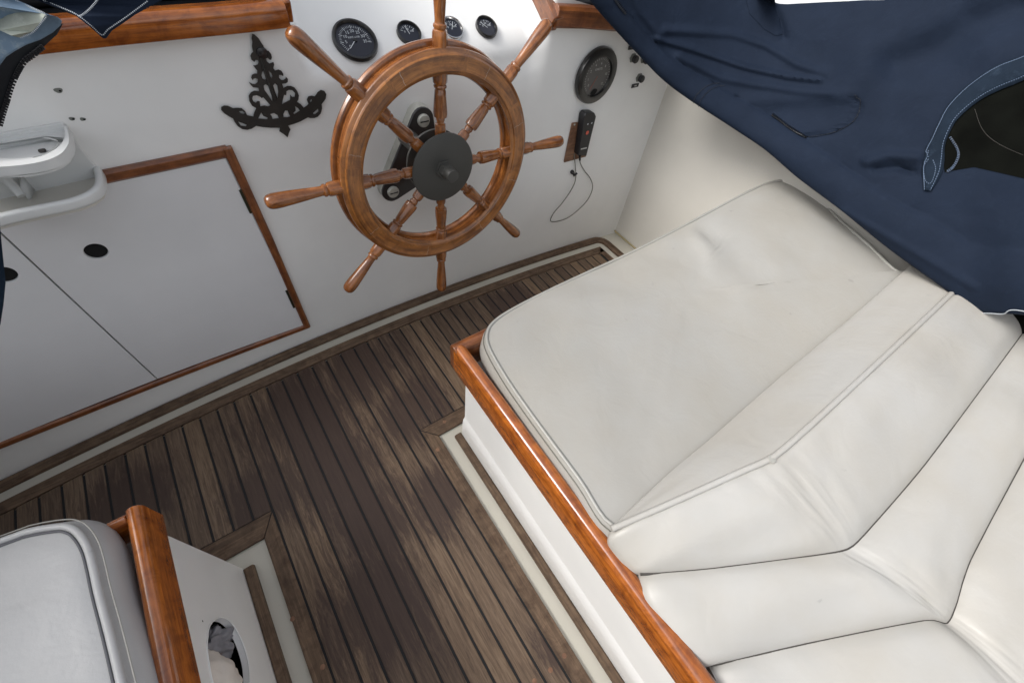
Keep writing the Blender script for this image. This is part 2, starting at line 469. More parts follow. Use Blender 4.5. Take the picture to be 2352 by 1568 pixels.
# border boards with mitres
H = .0124
def board(polys, name, label, mt='cleat', z1=H, along=0, bev=.0012, parent=None, z0=.002):
    V, F = slab(polys, z0, z1); UV = [(v[along], v[1 - along]) for v in V]
    return mesh(name, V, F, M[mt], parent, uv=UV, bevel=bev)
m_ = .048
b1 = board([strip_front(-1.5, XE + .030, .0725, .1115, 24)], 'floor_border_board', '')
tag(b1, 'teak border board along the bulkhead', None, None, 'structure')
b2 = board([[(XB + .003, .616), (XB + .045, .567), (1.5, .567), (1.5, .616)], [(XA - .003, .616), (-1.5, .616), (-1.5, .555), (XA - .042, .555)]], 'floor_border_board', '')
tag(b2, 'teak border boards forward of the benches', None, None, 'structure')
b3 = board([[(XB + .0025, .612), (XB + .0025, -1.45), (XB + .045, -1.45), (XB + .045, .563)], [(XA - .0025, .611), (XA - .042, .551), (XA - .042, -1.45), (XA - .0025, -1.45)]], 'floor_border_board', '', along=1)
tag(b3, 'teak border boards beside the benches', None, None, 'structure')
b4 = board([[(XE + .003, .62), (XE + .030, .62), (XE + .030, 1.022), (XE + .003, 1.0)]], 'floor_border_board', '', along=1)
tag(b4, 'teak border board by the starboard side', None, None, 'structure')
# bungs: small plugs in the boards
V, F = [], []
c7 = crop(1200, 1500, 1400, 2071); c6 = crop(0, 1700, 1300, 2352)
for p in [c7(652, 275), c7(690, 120), c7(1355, 1415), c7(1278, 1495), c6(2190, 1445), c6(1985, 1120), c7(1190, 1556)]:
    q = onz(*p, H); b = len(V)
    for i in range(12): V.append((q[0] + .006 * math.cos(i * PI / 6), q[1] + .006 * math.sin(i * PI / 6), H + .0010))
    F.append(tuple(range(b, b + 12)))
tag(mesh('floor_plug', V, F, M['ply'], uv=[(v[1] * 3, v[0]) for v in V]), 'round teak plugs in the border boards', None, None, 'structure')

# raised teak cleats round the edge of the sole
prof = [(-.0165, 0), (-.0165, .012), (-.010, .017), (.012, .017), (.0165, .012), (.0165, 0)]
path = [(x, yb(x) - .018, 0) for x in np.linspace(-1.5, 1.42, 40)]
cx, cy = 1.42, yb(1.42) - .018 - .05
path += [(cx + .05 * math.sin(a), cy + .05 * math.cos(a), 0) for a in np.linspace(.2, PI / 2, 7)] + [(1.47, .9, 0), (1.47, .3, 0)]
tag(sweep('floor_cleat', path, prof, M['cleat']), 'raised teak cleat along the bulkhead foot', None, None, 'structure')

# --- bulkhead with the recessed sloping dash
ZH, SL = .893, math.tan(math.radians(57))
DX0, DX1 = .258, .985
def recess(x, z):
    if z < ZH - .04: return 0
    t = z - ZH
    r = .035
    d = SL * (t if t > r else (0 if t < -r else (t + r) ** 2 / (4 * r)))
    return d * sstep(DX0 - .004, DX0 + .05, x) * (1 - sstep(DX1 - .06, DX1 + .012, x))
xs = sorted(set(list(np.linspace(-1.5, .22, 22)) + list(np.linspace(.22, .36, 20)) + list(np.linspace(.36, .86, 26)) + list(np.linspace(.86, 1.0, 20)) + list(np.linspace(1.0, 1.57, 10))))
zs = list(np.linspace(0, .80, 14)) + list(np.linspace(.82, 1.02, 44)) + list(np.linspace(1.03, 1.16, 10))
def ztop(x): return 1.02 - .05 * sstep(.9, 1.2, x)
V = []; F = []
for z in zs:
    for x in xs:
        inr = sstep(DX0 - .01, DX0, x) * (1 - sstep(DX1, DX1 + .01, x))
        zz = z if inr > .5 else min(z, ztop(x))
        cove = .018 * max(0, 1 - zz / .03) ** 2 if zz < .03 else 0
        Sx = sstep(DX0 - .004, DX0 + .05, x) * (1 - sstep(DX1 - .06, DX1 + .012, x)) * sstep(ZH - .12, ZH - .02, zz)
        V.append((x, yb(x) + recess(x, zz) + (1.1635 - yb(x)) * Sx, zz))
nx = len(xs)
for j in range(len(zs) - 1):
    for i in range(nx - 1): F.append((j * nx + i, j * nx + i + 1, (j + 1) * nx + i + 1, (j + 1) * nx + i))
tag(mesh('front_wall', V, F, M['gel'], smooth=60), 'white fibreglass bulkhead with a sloping instrument dash', None, None, 'structure')
# top of the cabin sides / deck beyond the trims (dark soft cover), and the starboard side wall
V = []
for z, x in ((-.0, 1.571), (.2, 1.571), (.5, 1.572), (.8, 1.574), (1.0, 1.576)):
    for y in np.linspace(-1.5, 1.2, 24): V.append((x, y, z))
F = [(j * 24 + i, j * 24 + i + 1, (j + 1) * 24 + i + 1, (j + 1) * 24 + i) for j in range(4) for i in range(23)]
tag(mesh('side_wall', V, F, M['gel_warm'], smooth=60), 'cream starboard side of the cockpit', None, None, 'structure')
# cracked bead of sealant in the corner
pth = [onw(1522, 185, .004)] + [(1.568, 1.099, z) for z in (.6, .4, .2, .02)] + [(1.566, 1.07, .014), (1.566, .95, .014), (1.566, .6, .014)]
pth[0] = (1.568, 1.099, .74)
tag(tube('corner_sealant', pth, .0045, M['sealant'], n=6), 'yellowed sealant line down the corner of bulkhead and side', None, None, 'structure')
# port side wall, aft wall, far port, out of sight but real
box('port_wall', -1.58, -1.5, -1.5, 1.2, 0, 1.02, M['gel_warm'])['kind'] = 'structure'
bpy.data.objects['port_wall'].name = 'side_wall'
# foredeck under the dash and cabin top
V, F = box_vf(1.60, 3.4, -1.2, 3.2, .96, 1.0)
tag(mesh('side_deck', V, F, M['deck']), 'white side deck outside the canvas', None, None, 'structure')

# --- teak coaming trims along the top of the bulkhead
TR = empty('coaming_trim', (-.3, 1.15, 1.0))
tag(TR, 'varnished teak coaming rail left of the dash, above the anchor-shaped ornament', 'trim')
pts = [onw(u, v, .030) + np.array([0, .030, 0]) for u, v in ((-520, 220), (-80, 152), (60, 132), (236, 111), (400, 94), (540, 80), (669, 65))]
prof = [(-.002, 0), (-.002, .046), (.004, .0475), (.012, .046), (.020, .0475), (.027, .0455), (.0315, .040), (.033, .030), (.032, .006), (.028, 0)]
prof = [(a * 1, b) for a, b in prof]
# side vector of a path running +X with up Z points to -Y (towards the cockpit)
sweep('rail', catmull([p for p in pts], 4), prof, M['trim'], TR, bevel=.001)
pv = [(pts[-1][0] + .004, pts[-1][1] - .016, pts[-1][2] + .020), (pts[-1][0] + .006, pts[-1][1] + .09, 1.060), (pts[-1][0] + .010, pts[-1][1] + .22, 1.13)]
sweep('dash_edge_rail', pv, [(-.010, -.02), (-.010, .026), (.010, .026), (.010, -.02)], M['trim'], TR, bevel=.003)
TR2 = empty('coaming_trim', (1.1, 1.12, .95))
tag(TR2, 'dark teak coaming rail right of the dash, running under the blue canvas', 'trim')
pts2 = [onw(1262, 58), onw(1330, 60), onw(1420, 68), onw(1500, 78)]
prof2 = [(-.002, 0), (-.002, .052), (.012, .056), (.026, .052), (.032, .044), (.031, .006), (.026, 0)]
sweep('rail', pts2, prof2, M['trimdark'], TR2, bevel=.001)
q = pts2[0]
pv = [(q[0] + .001, q[1] - .026, q[2] + .012), (q[0] - .003, q[1] + .06, q[2] + .068), (q[0] - .006, q[1] + .2, q[2] + .155)]
sweep('dash_edge_rail', pv, [(-.016, -.03), (-.016, .018), (.020, .018), (.020, -.03)], M['trimdark'], TR2, bevel=.003)
# dark stuff above the trims
a = empty('cabin_top_cover', (-.2, 1.2, 1.05)); tag(a, 'black cover lying on the cabin top behind the left coaming rail', 'cover')
V, F = box_vf(-1.5, .250, 1.17, 1.9, .9, 1.020); mesh('cover_sheet', V, F, M['black'], a, bevel=.01)
V, F = box_vf(-1.5, .250, 1.25, 1.9, 1.021, 1.35); mesh('cover_flap', V, F, M['black'], a, bevel=.01)
a = empty('cabin_top_cover', (1.2, 1.2, 1.0)); tag(a, 'black cover on the cabin top behind the right coaming rail', 'cover')
V, F = box_vf(.985, 1.57, 1.145, 1.9, .9, .985); mesh('cover_sheet', V, F, M['black'], a, bevel=.01)
V, F = box_vf(.99, 1.57, 1.25, 1.9, .986, 1.3); mesh('cover_flap', V, F, M['black'], a, bevel=.01)

# ================================================================== LOCKER
LK = empty('locker', wall(-.4, .09)); tag(LK, 'white bulkhead locker with two doors framed in teak, left of the ship wheel', 'locker')
tl, tr, br = onw(-200, 492), onw(522, 343), onw(703, 743)
pL = [wall(-1.0, onw(-160, 1080)[2] + .004), onw(-160, 1080), onw(0, 1018), onw(180, 947), onw(360, 876), onw(540, 807), onw(700, 747)]
LEND = pL[0]
fr_prof = [(0.000, -.0125), (.008, -.0125), (.013, -.007), (.013, .007), (.008, .0125), (0.000, .0125)]
fr_prof2 = [(a, b * 1.12) for a, b in fr_prof]
def wall_sweep(name, P, prof, m, parent, **k):
    # profile: (out of wall, across)
    return sweep(name, P, [(a, b) for a, b in prof], m, parent, up=(0, 0, 1), **k)
wall_sweep('frame_rail', catmull(pL, 4), fr_prof, M['trimdark'], LK, bevel=.001)
wall_sweep('frame_rail', [onw(229, 406), onw(380, 375), onw(523, 345)], fr_prof2, M['trimdark'], LK, bevel=.001)
st = [(p[0], p[1], p[2]) for p in (onw(519, 335), onw(615, 543), onw(704, 747))]
V, F, UV = sweep_vf([(p[0] + 0, p[1] - .0078, p[2]) for p in st], [(-.0105, -.0075), (.0105, -.0075), (.0105, .005), (.006, .0090), (-.006, .0090), (-.0105, .005)], up=(0, -1, 0))
mesh('frame_stile', V, F, M['trimdark'], LK, uv=UV, bevel=.001)
c5 = crop(0, 800, 1300, 2265)
def ell(cx, cy, rx, ry, n=28, a0=0): return [(cx + rx * math.cos(2 * PI * i / n + a0), cy + ry * math.sin(2 * PI * i / n + a0)) for i in range(n)]
def door(name, quad, hole, label):
    # quad in wall (x, z) metres
    def outline(q, n=10):
        out = []
        for i in range(4):
            a, b = np.array(q[i]), np.array(q[(i + 1) % 4])
            for s in range(n): out.append(tuple(a + (b - a) * s / n))
        return out
    lp = [[(x * 100, z * 100) for x, z in outline(quad)], [(x * 100, z * 100) for x, z in ell(hole[0], hole[1], .0225, .0225, 36)]]
    d = filled(name, lp, lambda u, v, dd: wall(u / 100, v / 100, .0015 + dd), .0065, M['panel'], LK, maxlen=12, smooth=30, bevel=.0018)
    # rim and dark cup behind the finger hole
    hv, hf = [], []
    n = 36
    for r, dd in ((.0225, .0079), (.0212, .0074), (.0207, .0055), (.0207, .0018)):
        for i in range(n): hv.append(wall(hole[0] + r * math.cos(2 * PI * i / n), hole[1] + r * math.sin(2 * PI * i / n), dd))
    for j in range(3):
        for i in range(n): hf.append((j * n + i, j * n + (i + 1) % n, (j + 1) * n + (i + 1) % n, (j + 1) * n + i))
    mesh('finger_hole_rim', hv, hf, M['panel'], d)
    hv = [wall(hole[0] + .0222 * math.cos(2 * PI * i / n), hole[1] + .0222 * math.sin(2 * PI * i / n), .0020) for i in range(n)]
    mesh('finger_hole', hv, [tuple(range(n))], M['blackhole'], d)
    if label: d['label'] = label
    return d
hx = onw(221, 578, .008); hx2 = onw(8, 632, .008)
sb, stp = onw(361, 867), onw(0, 529)
dx = (stp[0] - sb[0]) / (stp[2] - sb[2])
seam = lambda z: sb[0] + dx * (z - sb[2])
zt = tr[2] - .006
d1 = door('locker_door', [(seam(sb[2]) + .0018, sb[2] + .003), (br[0] - .006, br[2] + .006), (tr[0] - .012, zt), (seam(zt) + .0018, zt)], (hx[0], hx[2]), 'right locker door with round black finger hole and two hinges')
zb2 = pL[0][2] + .004
d2 = door('locker_door', [(-1.0, zb2 + .003), (seam(sb[2]) - .0018, sb[2] + .003), (seam(zt) - .0018, zt), (-1.0, zt)], (hx2[0], hx2[2]), 'left locker door cut by the picture edge')
wall_sweep('frame_rail', [wall(-1.0, zt + .012), wall(-.8, zt + .012), wall(-.62, zt + .012)], fr_prof2, M['trimdark'], LK, bevel=.001)
V, F, UV = sweep_vf([wall(-1.008, pL[0][2] - .012, .0078), wall(-1.008, .5, .0078), wall(-1.008, zt + .026, .0078)], [(-.0105, -.0075), (.0105, -.0075), (.0105, .005), (.006, .0090), (-.006, .0090), (-.0105, .005)], up=(0, -1, 0))
mesh('frame_stile', V, F, M['trimdark'], LK, uv=UV, bevel=.001)
V, F = [], []
mesh('door_gap', [wall(seam(z) + s, z, .0012) for z in (sb[2], zt) for s in (-.004, .004)], [(0, 1, 3, 2)], M['seam'], LK)
for (pa, pb) in (((552, 436), (577, 489)), ((658, 667), (676, 706))):
    a, b = onw(*pa, .009), onw(*pb, .009)
    sweep('hinge', [a, (a + b) / 2, b], [(-.004, -.003), (.004, -.003), (.004, .003), (-.004, .003)], M['brass'], d1, up=(0, -1, 0), bevel=.001)

# ================================================================== DRINK HOLDER
CH = empty('drink_holder', wall(-.3, .80)); tag(CH, 'white moulded drink holder on the bulkhead above the locker, cut by the picture edge', 'drink holder')
cc = crop(0, 400, 500, 1568)
# back plate: flat moulding widening downwards
bp_ = [onw(*cc(*p), 0) for p in [(735, 175), (900, 400), (1090, 640), (1160, 712), (1172, 850)]]
xl = -.62
lp = [[(p[0] * 100, p[2] * 100) for p in bp_] + [(-58, 74.6), (-58, 88.2), (-30, bp_[0][2] * 100)]]
filled('back_plate', lp, lambda u, v, d: wall(u / 100, v / 100, d), .006, M['moulding'], CH, bevel=.003)
def shelf(name, z, edge, hole, th, parent, m='moulding', bev=.006, lip=None):
    lp = [[(p[0] * 100, p[1] * 100) for p in edge]]
    if hole: lp.append([(p[0] * 100, p[1] * 100) for p in hole])
    return filled(name, lp, lambda u, v, d: (u / 100, v / 100, z - th + d), th, M[m], parent, bevel=bev, bseg=4, smooth=50)
# ring arm
z1 = .868
R = [onz(*cc(*p), z1)[:2] for p in [(775, 190), (805, 330), (808, 420), (755, 515), (665, 582), (540, 632), (380, 668), (200, 692), (0, 708)]]
xe = R[-1][0]
edge = [tuple(p) for p in catmull(R, 4)] + [(xe - .06, R[-1][1] + .004), (xe - .14, R[-1][1] + .05), (xe - .14, yb(-.45) - .004)] + [(x, yb(x) - .004) for x in np.linspace(-.44, R[0][0], 5)]
Hh = [onz(*cc(*p), z1)[:2] for p in [(680, 420), (600, 520), (480, 575), (300, 600), (120, 610), (-60, 590)]]
hc = np.mean([Hh[1], Hh[-1]], axis=0)
hA = [onz(*cc(*p), z1)[:2] for p in [(742, 222), (762, 300), (755, 372), (690, 470), (550, 556), (400, 603), (200, 632), (0, 642), (-300, 625), (-430, 520), (-440, 420), (-300, 350)]]
hA = [tuple(p) for p in catmull(hA[:9], 4)] + [tuple(p) for p in hA[9:]]
hA = [(a_, min(b_, yb(a_) - .008)) for a_, b_ in hA]
shelf('cup_ring', z1, edge, hA, .017, CH, bev=.005)
zb = z1 - .007
flr = [tuple(p) for p in R[:-1]] + [(xe - .13, R[-1][1] + .05), (xe - .13, yb(-.45) - .004), (R[0][0], yb(R[0][0]) - .004)]
flr = [(a_ * .985 + (-.33) * .015, b_ * .985 + 1.10 * .015) for a_, b_ in flr]
hB = [onz(*cc(*p), zb)[:2] for p in [(680, 415), (600, 510), (480, 572), (300, 604), (100, 612), (-100, 590), (-250, 520), (-330, 440), (-200, 370), (0, 335), (250, 325), (480, 345), (620, 375)]]
shelf('cup_well', zb, flr, [tuple(p) for p in catmull(hB, 4, True)], .004, CH, m='moulding', bev=.0015)
shelf('cup_base', zb - .012, [(a_ * .98 + (-.33) * .02, b_ * .98 + 1.10 * .02) for a_, b_ in flr], None, .004, CH, m='moulding', bev=0)
p = onz(*cc(510, 535), zb - .012)
V, F = box_vf(p[0] - .006, p[0] + .006, p[1] - .004, p[1] + .004, zb - .0119, zb - .006); mesh('cup_well_debris', V, F, M['seam'], CH, bevel=.003)
# lower tray with a raised lip
z2 = .782
T_ = [onz(*cc(*p), z2)[:2] for p in [(1105, 680), (1140, 760), (1150, 860), (1120, 940), (1010, 1020), (820, 1090), (560, 1145), (260, 1205), (0, 1265), (-300, 1340)]]
tp = catmull([(p[0], p[1], z2 - .010) for p in T_], 5)
xend = T_[-1][0]
sweep('tray_lip', tp, rrect(.0068, .0115, .006), M['moulding'], CH, smooth=60)
fl = [tuple(p) for p in T_] + [(xend, yb(xend) - .004)] + [(x, yb(x) - .004) for x in np.linspace(xend + .02, T_[0][0], 6)]
shelf('tray_floor', z2 - .020, fl, None, .008, CH, m='gel_warm', bev=.001)
# support rib
ra, rb = onw(*cc(20, 790), .005), onz(*cc(240, 1030), z2)
rib = [ra, (ra + rb) / 2, rb]
V = [onw(*cc(0, 760), .004), onw(*cc(250, 800), .004), np.array([rb[0], rb[1] + .01, z2 - .02]), np.array([rb[0], rb[1], z2 + .0]), np.array([ra[0] - .01, ra[1] - .02, .80])]
sweep('support_rib', [(ra[0] - .02, ra[1] - .012, ra[2] + .02), tuple((ra + rb) / 2 + np.array([0, 0, .01])), (rb[0], rb[1], z2 - .004)], rrect(.007, .010, .006), M['moulding'], CH, smooth=60)
V = [wall(-.335, .80, .004), wall(-.312, .80, .004), wall(-.312, .765, .004), (rb[0] + .004, rb[1] + .004, z2 - .016), (rb[0] + .004, rb[1] + .004, z2 + .006)]
mesh('support_web', V, [(1, 2, 3, 4)], M['moulding'], CH, solid=.004)

# screw holes in the bulkhead
for i, (p, l) in enumerate((((134, 208), 'chipped screw hole in the white bulkhead under the left coaming rail'), ((165, 273), 'left of the two small screw holes above the drink holder'), ((190, 274), 'right of the two small screw holes above the drink holder'))):
    c = onw(*p, .0006); V = []
    for k in range(14):
        r = .0040 * (1 + .10 * math.sin(k * 1.35 + i)) * (1.25 if i == 0 else .9)
        V.append((c[0] + r * math.cos(k * PI / 7) * 1.3, c[1], c[2] + r * math.sin(k * PI / 7) * .9))
    e = mesh('screw_hole', V, [tuple(range(14))], M['knobbase']); tag(e, l, 'screw hole', 'screw holes left in the bulkhead')
    V = [(c[0] + .002 + .002 * math.cos(k * PI / 4), c[1] - .0006, c[2] - .001 + .0018 * math.sin(k * PI / 4)) for k in range(8)]
    mesh('hole_core', V, [tuple(range(8))], M['blackhole'], e)

# ================================================================== ORNAMENT
oc = crop(820, 110, 420, 1568)
OUT = [(470, 66), (500, 75), (560, 128), (590, 180), (625, 230), (655, 295), (700, 305), (735, 350), (745, 395), (735, 432), (705, 425), (690, 405), (662, 412), (675, 450), (710, 482), (745, 470), (765, 458), (778, 500), (765, 545),
       (790, 580), (835, 565), (875, 580), (905, 625), (905, 660), (880, 645), (845, 642), (845, 680), (875, 712), (910, 712), (935, 690), (940, 665), (970, 700), (968, 740), (940, 760), (888, 765), (908, 822),
       (960, 795), (1010, 795), (1060, 815), (1100, 865), (1125, 930), (1115, 990), (1098, 1018), (1150, 1050), (1190, 1100), (1240, 1065), (1255, 1045), (1232, 985), (1255, 940), (1300, 930), (1345, 940), (1385, 880), (1430, 850), (1480, 865), (1508, 910), (1500, 970),
       (1475, 1010), (1442, 1050), (1448, 1110), (1430, 1180), (1390, 1225), (1340, 1245), (1285, 1245), (1250, 1235), (1150, 1290), (1060, 1325), (975, 1350), (1005, 1405), (985, 1450), (965, 1515), (925, 1480), (850, 1430), (858, 1380), (740, 1382), (620, 1372), (525, 1355),
       (460, 1395), (400, 1410), (330, 1400), (270, 1360), (225, 1300), (200, 1250), (150, 1225), (80, 1180), (35, 1130), (35, 1090), (75, 1068), (130, 1072), (200, 1105), (260, 1100), (320, 1105), (370, 1145), (400, 1205), (485, 1222), (495, 1170), (525, 1105),
       (470, 1075), (430, 1010), (420, 930), (450, 885), (500, 862), (565, 868), (558, 822), (480, 815), (445, 775), (425, 738), (470, 765), (510, 768), (545, 740), (550, 700), (520, 688), (490, 692), (478, 720), (455, 680), (465, 640), (505, 620), (538, 622), (540, 582), (510, 545), (482, 505), (510, 508), (545, 495), (558, 465), (550, 435), (520, 430), (500, 460), (460, 430), (443, 375), (460, 335), (482, 320), (465, 240), (470, 180), (460, 130)]
HOL = [[(625, 580), (655, 630), (665, 700), (640, 705), (612, 690), (600, 650), (610, 600)], [(700, 582), (735, 615), (750, 655), (740, 688), (722, 660)], [(655, 772), (690, 790), (745, 950), (750, 1010), (700, 930), (640, 850), (630, 790)], [(790, 757), (820, 790), (832, 870), (825, 965), (785, 860), (762, 790)],
       [(480, 935), (530, 925), (580, 945), (600, 965), (625, 955), (722, 1065), (690, 1080), (640, 1068), (585, 1080), (575, 1010), (545, 1005), (520, 1030), (485, 1010), (470, 970)], [(950, 870), (985, 850), (1030, 855), (1068, 895), (1065, 945), (1030, 950), (1000, 915), (998, 990), (950, 1015), (885, 1050), (915, 920), (945, 925)],
       [(285, 1150), (330, 1145), (362, 1170), (355, 1188), (310, 1175)], [(275, 1295), (340, 1318), (392, 1340), (380, 1358), (310, 1350)], [(595, 1165), (625, 1215), (685, 1240), (680, 1260), (555, 1250)], [(722, 1190), (775, 1175), (825, 1205), (840, 1245), (755, 1255), (745, 1220)], [(905, 1190), (930, 1140), (965, 1140), (980, 1180), (1000, 1220), (960, 1232), (910, 1230)], [(1070, 1080), (1110, 1105), (1135, 1140), (1060, 1188), (1045, 1175), (1080, 1140)],
       [(1275, 1000), (1300, 980), (1305, 1005), (1280, 1025)], [(1325, 1170), (1390, 1115), (1395, 1150), (1350, 1188), (1322, 1188)]]
ORN = filled('anchor_ornament', [OUT] + HOL, lambda u, v, d: onw(*oc(u, v), .002 + d), .0045, M['iron'], bevel=.0010)
tag(ORN, 'black cast iron anchor shaped scrollwork ornament screwed to the white bulkhead', 'ornament')
sweep('shank', [onw(*oc(590, 400), .008), onw(*oc(690, 720), .008), onw(*oc(800, 1000), .008)], circ(.0032, 8), M['iron'], ORN, up=(0, -1, 0))
c = onw(*oc(608, 330), .006)
def disc_vf(c, prof, n=24, ax=(0, -1, 0)):
    A = Vector(ax).normalized(); e1 = A.orthogonal().normalized(); e2 = A.cross(e1); c = Vector([float(q) for q in c])
    V, F = [], []
    for (r, h) in prof:
        for i in range(n): V.append(c + A * h + (e1 * math.cos(2 * PI * i / n) + e2 * math.sin(2 * PI * i / n)) * r)
    for j in range(len(prof) - 1):
        for i in range(n): F.append((j * n + i, j * n + (i + 1) % n, (j + 1) * n + (i + 1) % n, (j + 1) * n + i))
    F.append(tuple(range(n))); F.append(tuple((len(prof) - 1) * n + i for i in range(n)))
    return V, F
V, F = disc_vf(c, [(.012, 0), (.011, .003), (.006, .0045), (.002, .005)], 16); mesh('screw', V, F, M['bracket'], ORN)

# ================================================================== STEERING BRACKET + WHEEL
BR = empty('steering_bracket', wall(.5, .62)); tag(BR, 'black chipped steering bracket bolted to the bulkhead behind the ship wheel', 'bracket')
k1 = crop(1200, 80, 900, 2352); k2 = crop(1200, 500, 900, 2352)
def capsule(A, B, r, n=12):
    A, B = np.array(A), np.array(B); d = (B - A) / np.linalg.norm(B - A); nn = np.array([-d[1], d[0]]); out = []
    a0 = math.atan2(nn[1], nn[0])
    for i in range(n + 1): a = a0 + PI * i / n; out.append(tuple(A + r * np.array([math.cos(a), math.sin(a)])))
    for i in range(n + 1): a = a0 + PI + PI * i / n; out.append(tuple(B + r * np.array([math.cos(a), math.sin(a)])))
    return out
e1_ = onw(*k1(1000, 960), .03); e2_ = onw(*k2(705, 560), .03); e3_ = onw(*k2(900, 540), .03)
A_, B_ = (e1_[0] * 100, e1_[2] * 100), (e2_[0] * 100, e2_[2] * 100)
C_ = (A_[0] * .0 + 58.0, B_[1] + 5.0)
def hull(cs, n=20):
    P = [(c[0] + c[2] * math.cos(2 * PI * i / n), c[1] + c[2] * math.sin(2 * PI * i / n)) for c in cs for i in range(n)]
    P = sorted(set(P)); lo, up = [], []
    cr = lambda o, a, b: (a[0] - o[0]) * (b[1] - o[1]) - (a[1] - o[1]) * (b[0] - o[0])
    for p in P:
        while len(lo) > 1 and cr(lo[-2], lo[-1], p) <= 0: lo.pop()
        lo.append(p)
    for p in P[::-1]:
        while len(up) > 1 and cr(up[-2], up[-1], p) <= 0: up.pop()
        up.append(p)
    return lo[:-1] + up[:-1]
filled('arm_plate', [hull([(*A_, 3.4), (*B_, 3.4), (56, B_[1] + 5, 3.4)])], lambda u, v, d: wall(u / 100, v / 100, d), .036, M['bracket'], BR, bevel=.003)
filled('chipped_edge', [hull([(*A_, 3.5), (*B_, 3.5), (54, B_[1] + 5, 3.0)])], lambda u, v, d: wall(u / 100, v / 100, d), .029, M['chip'], BR, bevel=.003)
for p in (e1_, e2_):
    V, F = disc_vf((p[0], yb(p[0]) - .036, p[2]), [(.0185, 0), (.0185, .006), (.016, .009), (.004, .010)], 20)
    mesh('bolt_head', V, F, M['chip'], BR)
    V, F = box_vf(p[0] - .013, p[0] + .013, yb(p[0]) - .0468, yb(p[0]) - .0455, p[2] - .0015, p[2] + .0015); mesh('bolt_slot', V, F, M['blackhole'], BR, bevel=0)

S = 1.03
ax, az_ = -0.0556, 0.0235
MW = (Matrix.Rotation(az_, 3, 'Z') @ Matrix.Rotation(ax, 3, 'X')).to_4x4()
WC = Vector((.4786 * S, .9 * S, 1.35 - (1.35 - .7453) * S))
MW.translation = WC
WH = empty('ship_wheel', mw=MW); tag(WH, 'large worn varnished teak ship wheel with eight turned spokes and black hub', 'ship wheel')
# local frame: X right, Z up, -Y towards the cockpit
def ring(name, prof, m, n=144):
    """prof: (radius, out) closed"""
    V, F, UV = [], [], []; k = len(prof); pl = [0]
    for j in range(1, k): pl.append(pl[-1] + math.dist(prof[j], prof[j - 1]))
    for i in range(n):
        a = 2 * PI * i / n
        for j, (r, o) in enumerate(prof):
            V.append((r * math.cos(a), -o, r * math.sin(a)))
            aa = a if i < n / 2 else 2 * PI - a
            UV.append((aa * .26 + 3.7 * (int((a + .3) / (PI / 4)) % 8), pl[j] + .13 * (int((a + .3) / (PI / 4)) % 8)))
    for i in range(n):
        for j in range(k): F.append((i * k + j, i * k + (j + 1) % k, ((i + 1) % n) * k + (j + 1) % k, ((i + 1) % n) * k + j))
    return mesh(name, V, F, m, WH, uv=UV, local=True, smooth=28)
s = S
front_prof = [(.2146, .0085), (.2110, .0095), (.2110, .0125), (.2150, .0150), (.2185, .0165), (.2200, .0195), (.2225, .0205), (.2500, .0205), (.2520, .0190), (.2535, .0165), (.2575, .0150), (.2615, .0125), (.2625, .0095), (.2600, .0080)]
front_prof = [(a * s, b * s) for a, b in front_prof]
ring('rim_front', front_prof, M['wheelwood'])
ring('rim_core', [(a * s, b * s) for a, b in [(.2155, .0082), (.2155, -.021), (.2575, -.021), (.2575, .0082)]], M['handlewood'])
back_prof = [(.2120, -.026), (.2080, -.028), (.2060, -.034), (.2080, -.042), (.2140, -.048), (.2300, -.050), (.2450, -.050), (.2600, -.048), (.2670, -.042), (.2690, -.034), (.2665, -.028), (.2620, -.026)]
back_prof = [(a * s, (b + .008) * s) for a, b in back_prof]
ring('rim_back', back_prof, M['handlewood'])
def xsec(w, sq, n=32):
    out = []
    for i in range(n):
        a = 2 * PI * i / n; c, s_ = abs(math.cos(a)), abs(math.sin(a))
        r = 1 / max(c, s_, (c + s_) / 1.30)
        r = 1 + (r - 1) * sq
        out.append((w * r * math.cos(a), w * r * math.sin(a)))
    return out
def turned(name, rings, m, parent, ang, depth0=.003):
    V, F, UV = [], [], []; n = 32
    for (r, w_, sq) in rings:
        for i, (a, b) in enumerate(xsec(w_, sq, n)):
            # radial along X, across: (Z, Y)
            x, y, z = r, depth0 * s + b, a
            V.append((x * math.cos(ang) - z * math.sin(ang), y, x * math.sin(ang) + z * math.cos(ang)))
            UV.append((r, abs(i - n / 2) * w_ * .2))
    k = len(rings)
    for j in range(k - 1):
        for i in range(n): F.append((j * n + i, j * n + (i + 1) % n, (j + 1) * n + (i + 1) % n, (j + 1) * n + i))
    F.append(tuple(range(n))); F.append(tuple((k - 1) * n + i for i in range(n)))
    return mesh(name, V, F, m, parent, uv=UV, local=True, smooth=32)
spoke_rings = [(.040, .0135, 1), (.098, .0135, 1), (.1035, .0125, .8), (.106, .009, 0), (.109, .0088, 0), (.113, .0105, 0), (.117, .0105, 0), (.119, .0095, 0), (.1205, .0155, 0), (.127, .0165, 0), (.135, .0162, 0), (.150, .0150, 0), (.165, .0137, 0), (.176, .0128, 0), (.1785, .0115, 0), (.1805, .0115, 0), (.182, .0140, 0), (.1845, .0148, 0), (.187, .0140, 0), (.1885, .0130, .2), (.192, .0160, 1), (.200, .0168, 1), (.222, .0168, 1)]
handle_rings = [(.252, .0160, 1), (.2715, .0165, 1), (.284, .0162, 1), (.2885, .0150, .8), (.2905, .0120, 0), (.2920, .0130, 0), (.2950, .0142, 0), (.2985, .0138, 0), (.3005, .0112, 0), (.304, .0106, 0), (.320, .0115, 0), (.345, .0135, 0), (.370, .0152, 0), (.390, .0163, 0), (.402, .0165, 0), (.410, .0155, 0), (.4155, .0132, 0), (.4190, .0095, 0), (.4205, .005, 0), (.4208, .0015, 0)]
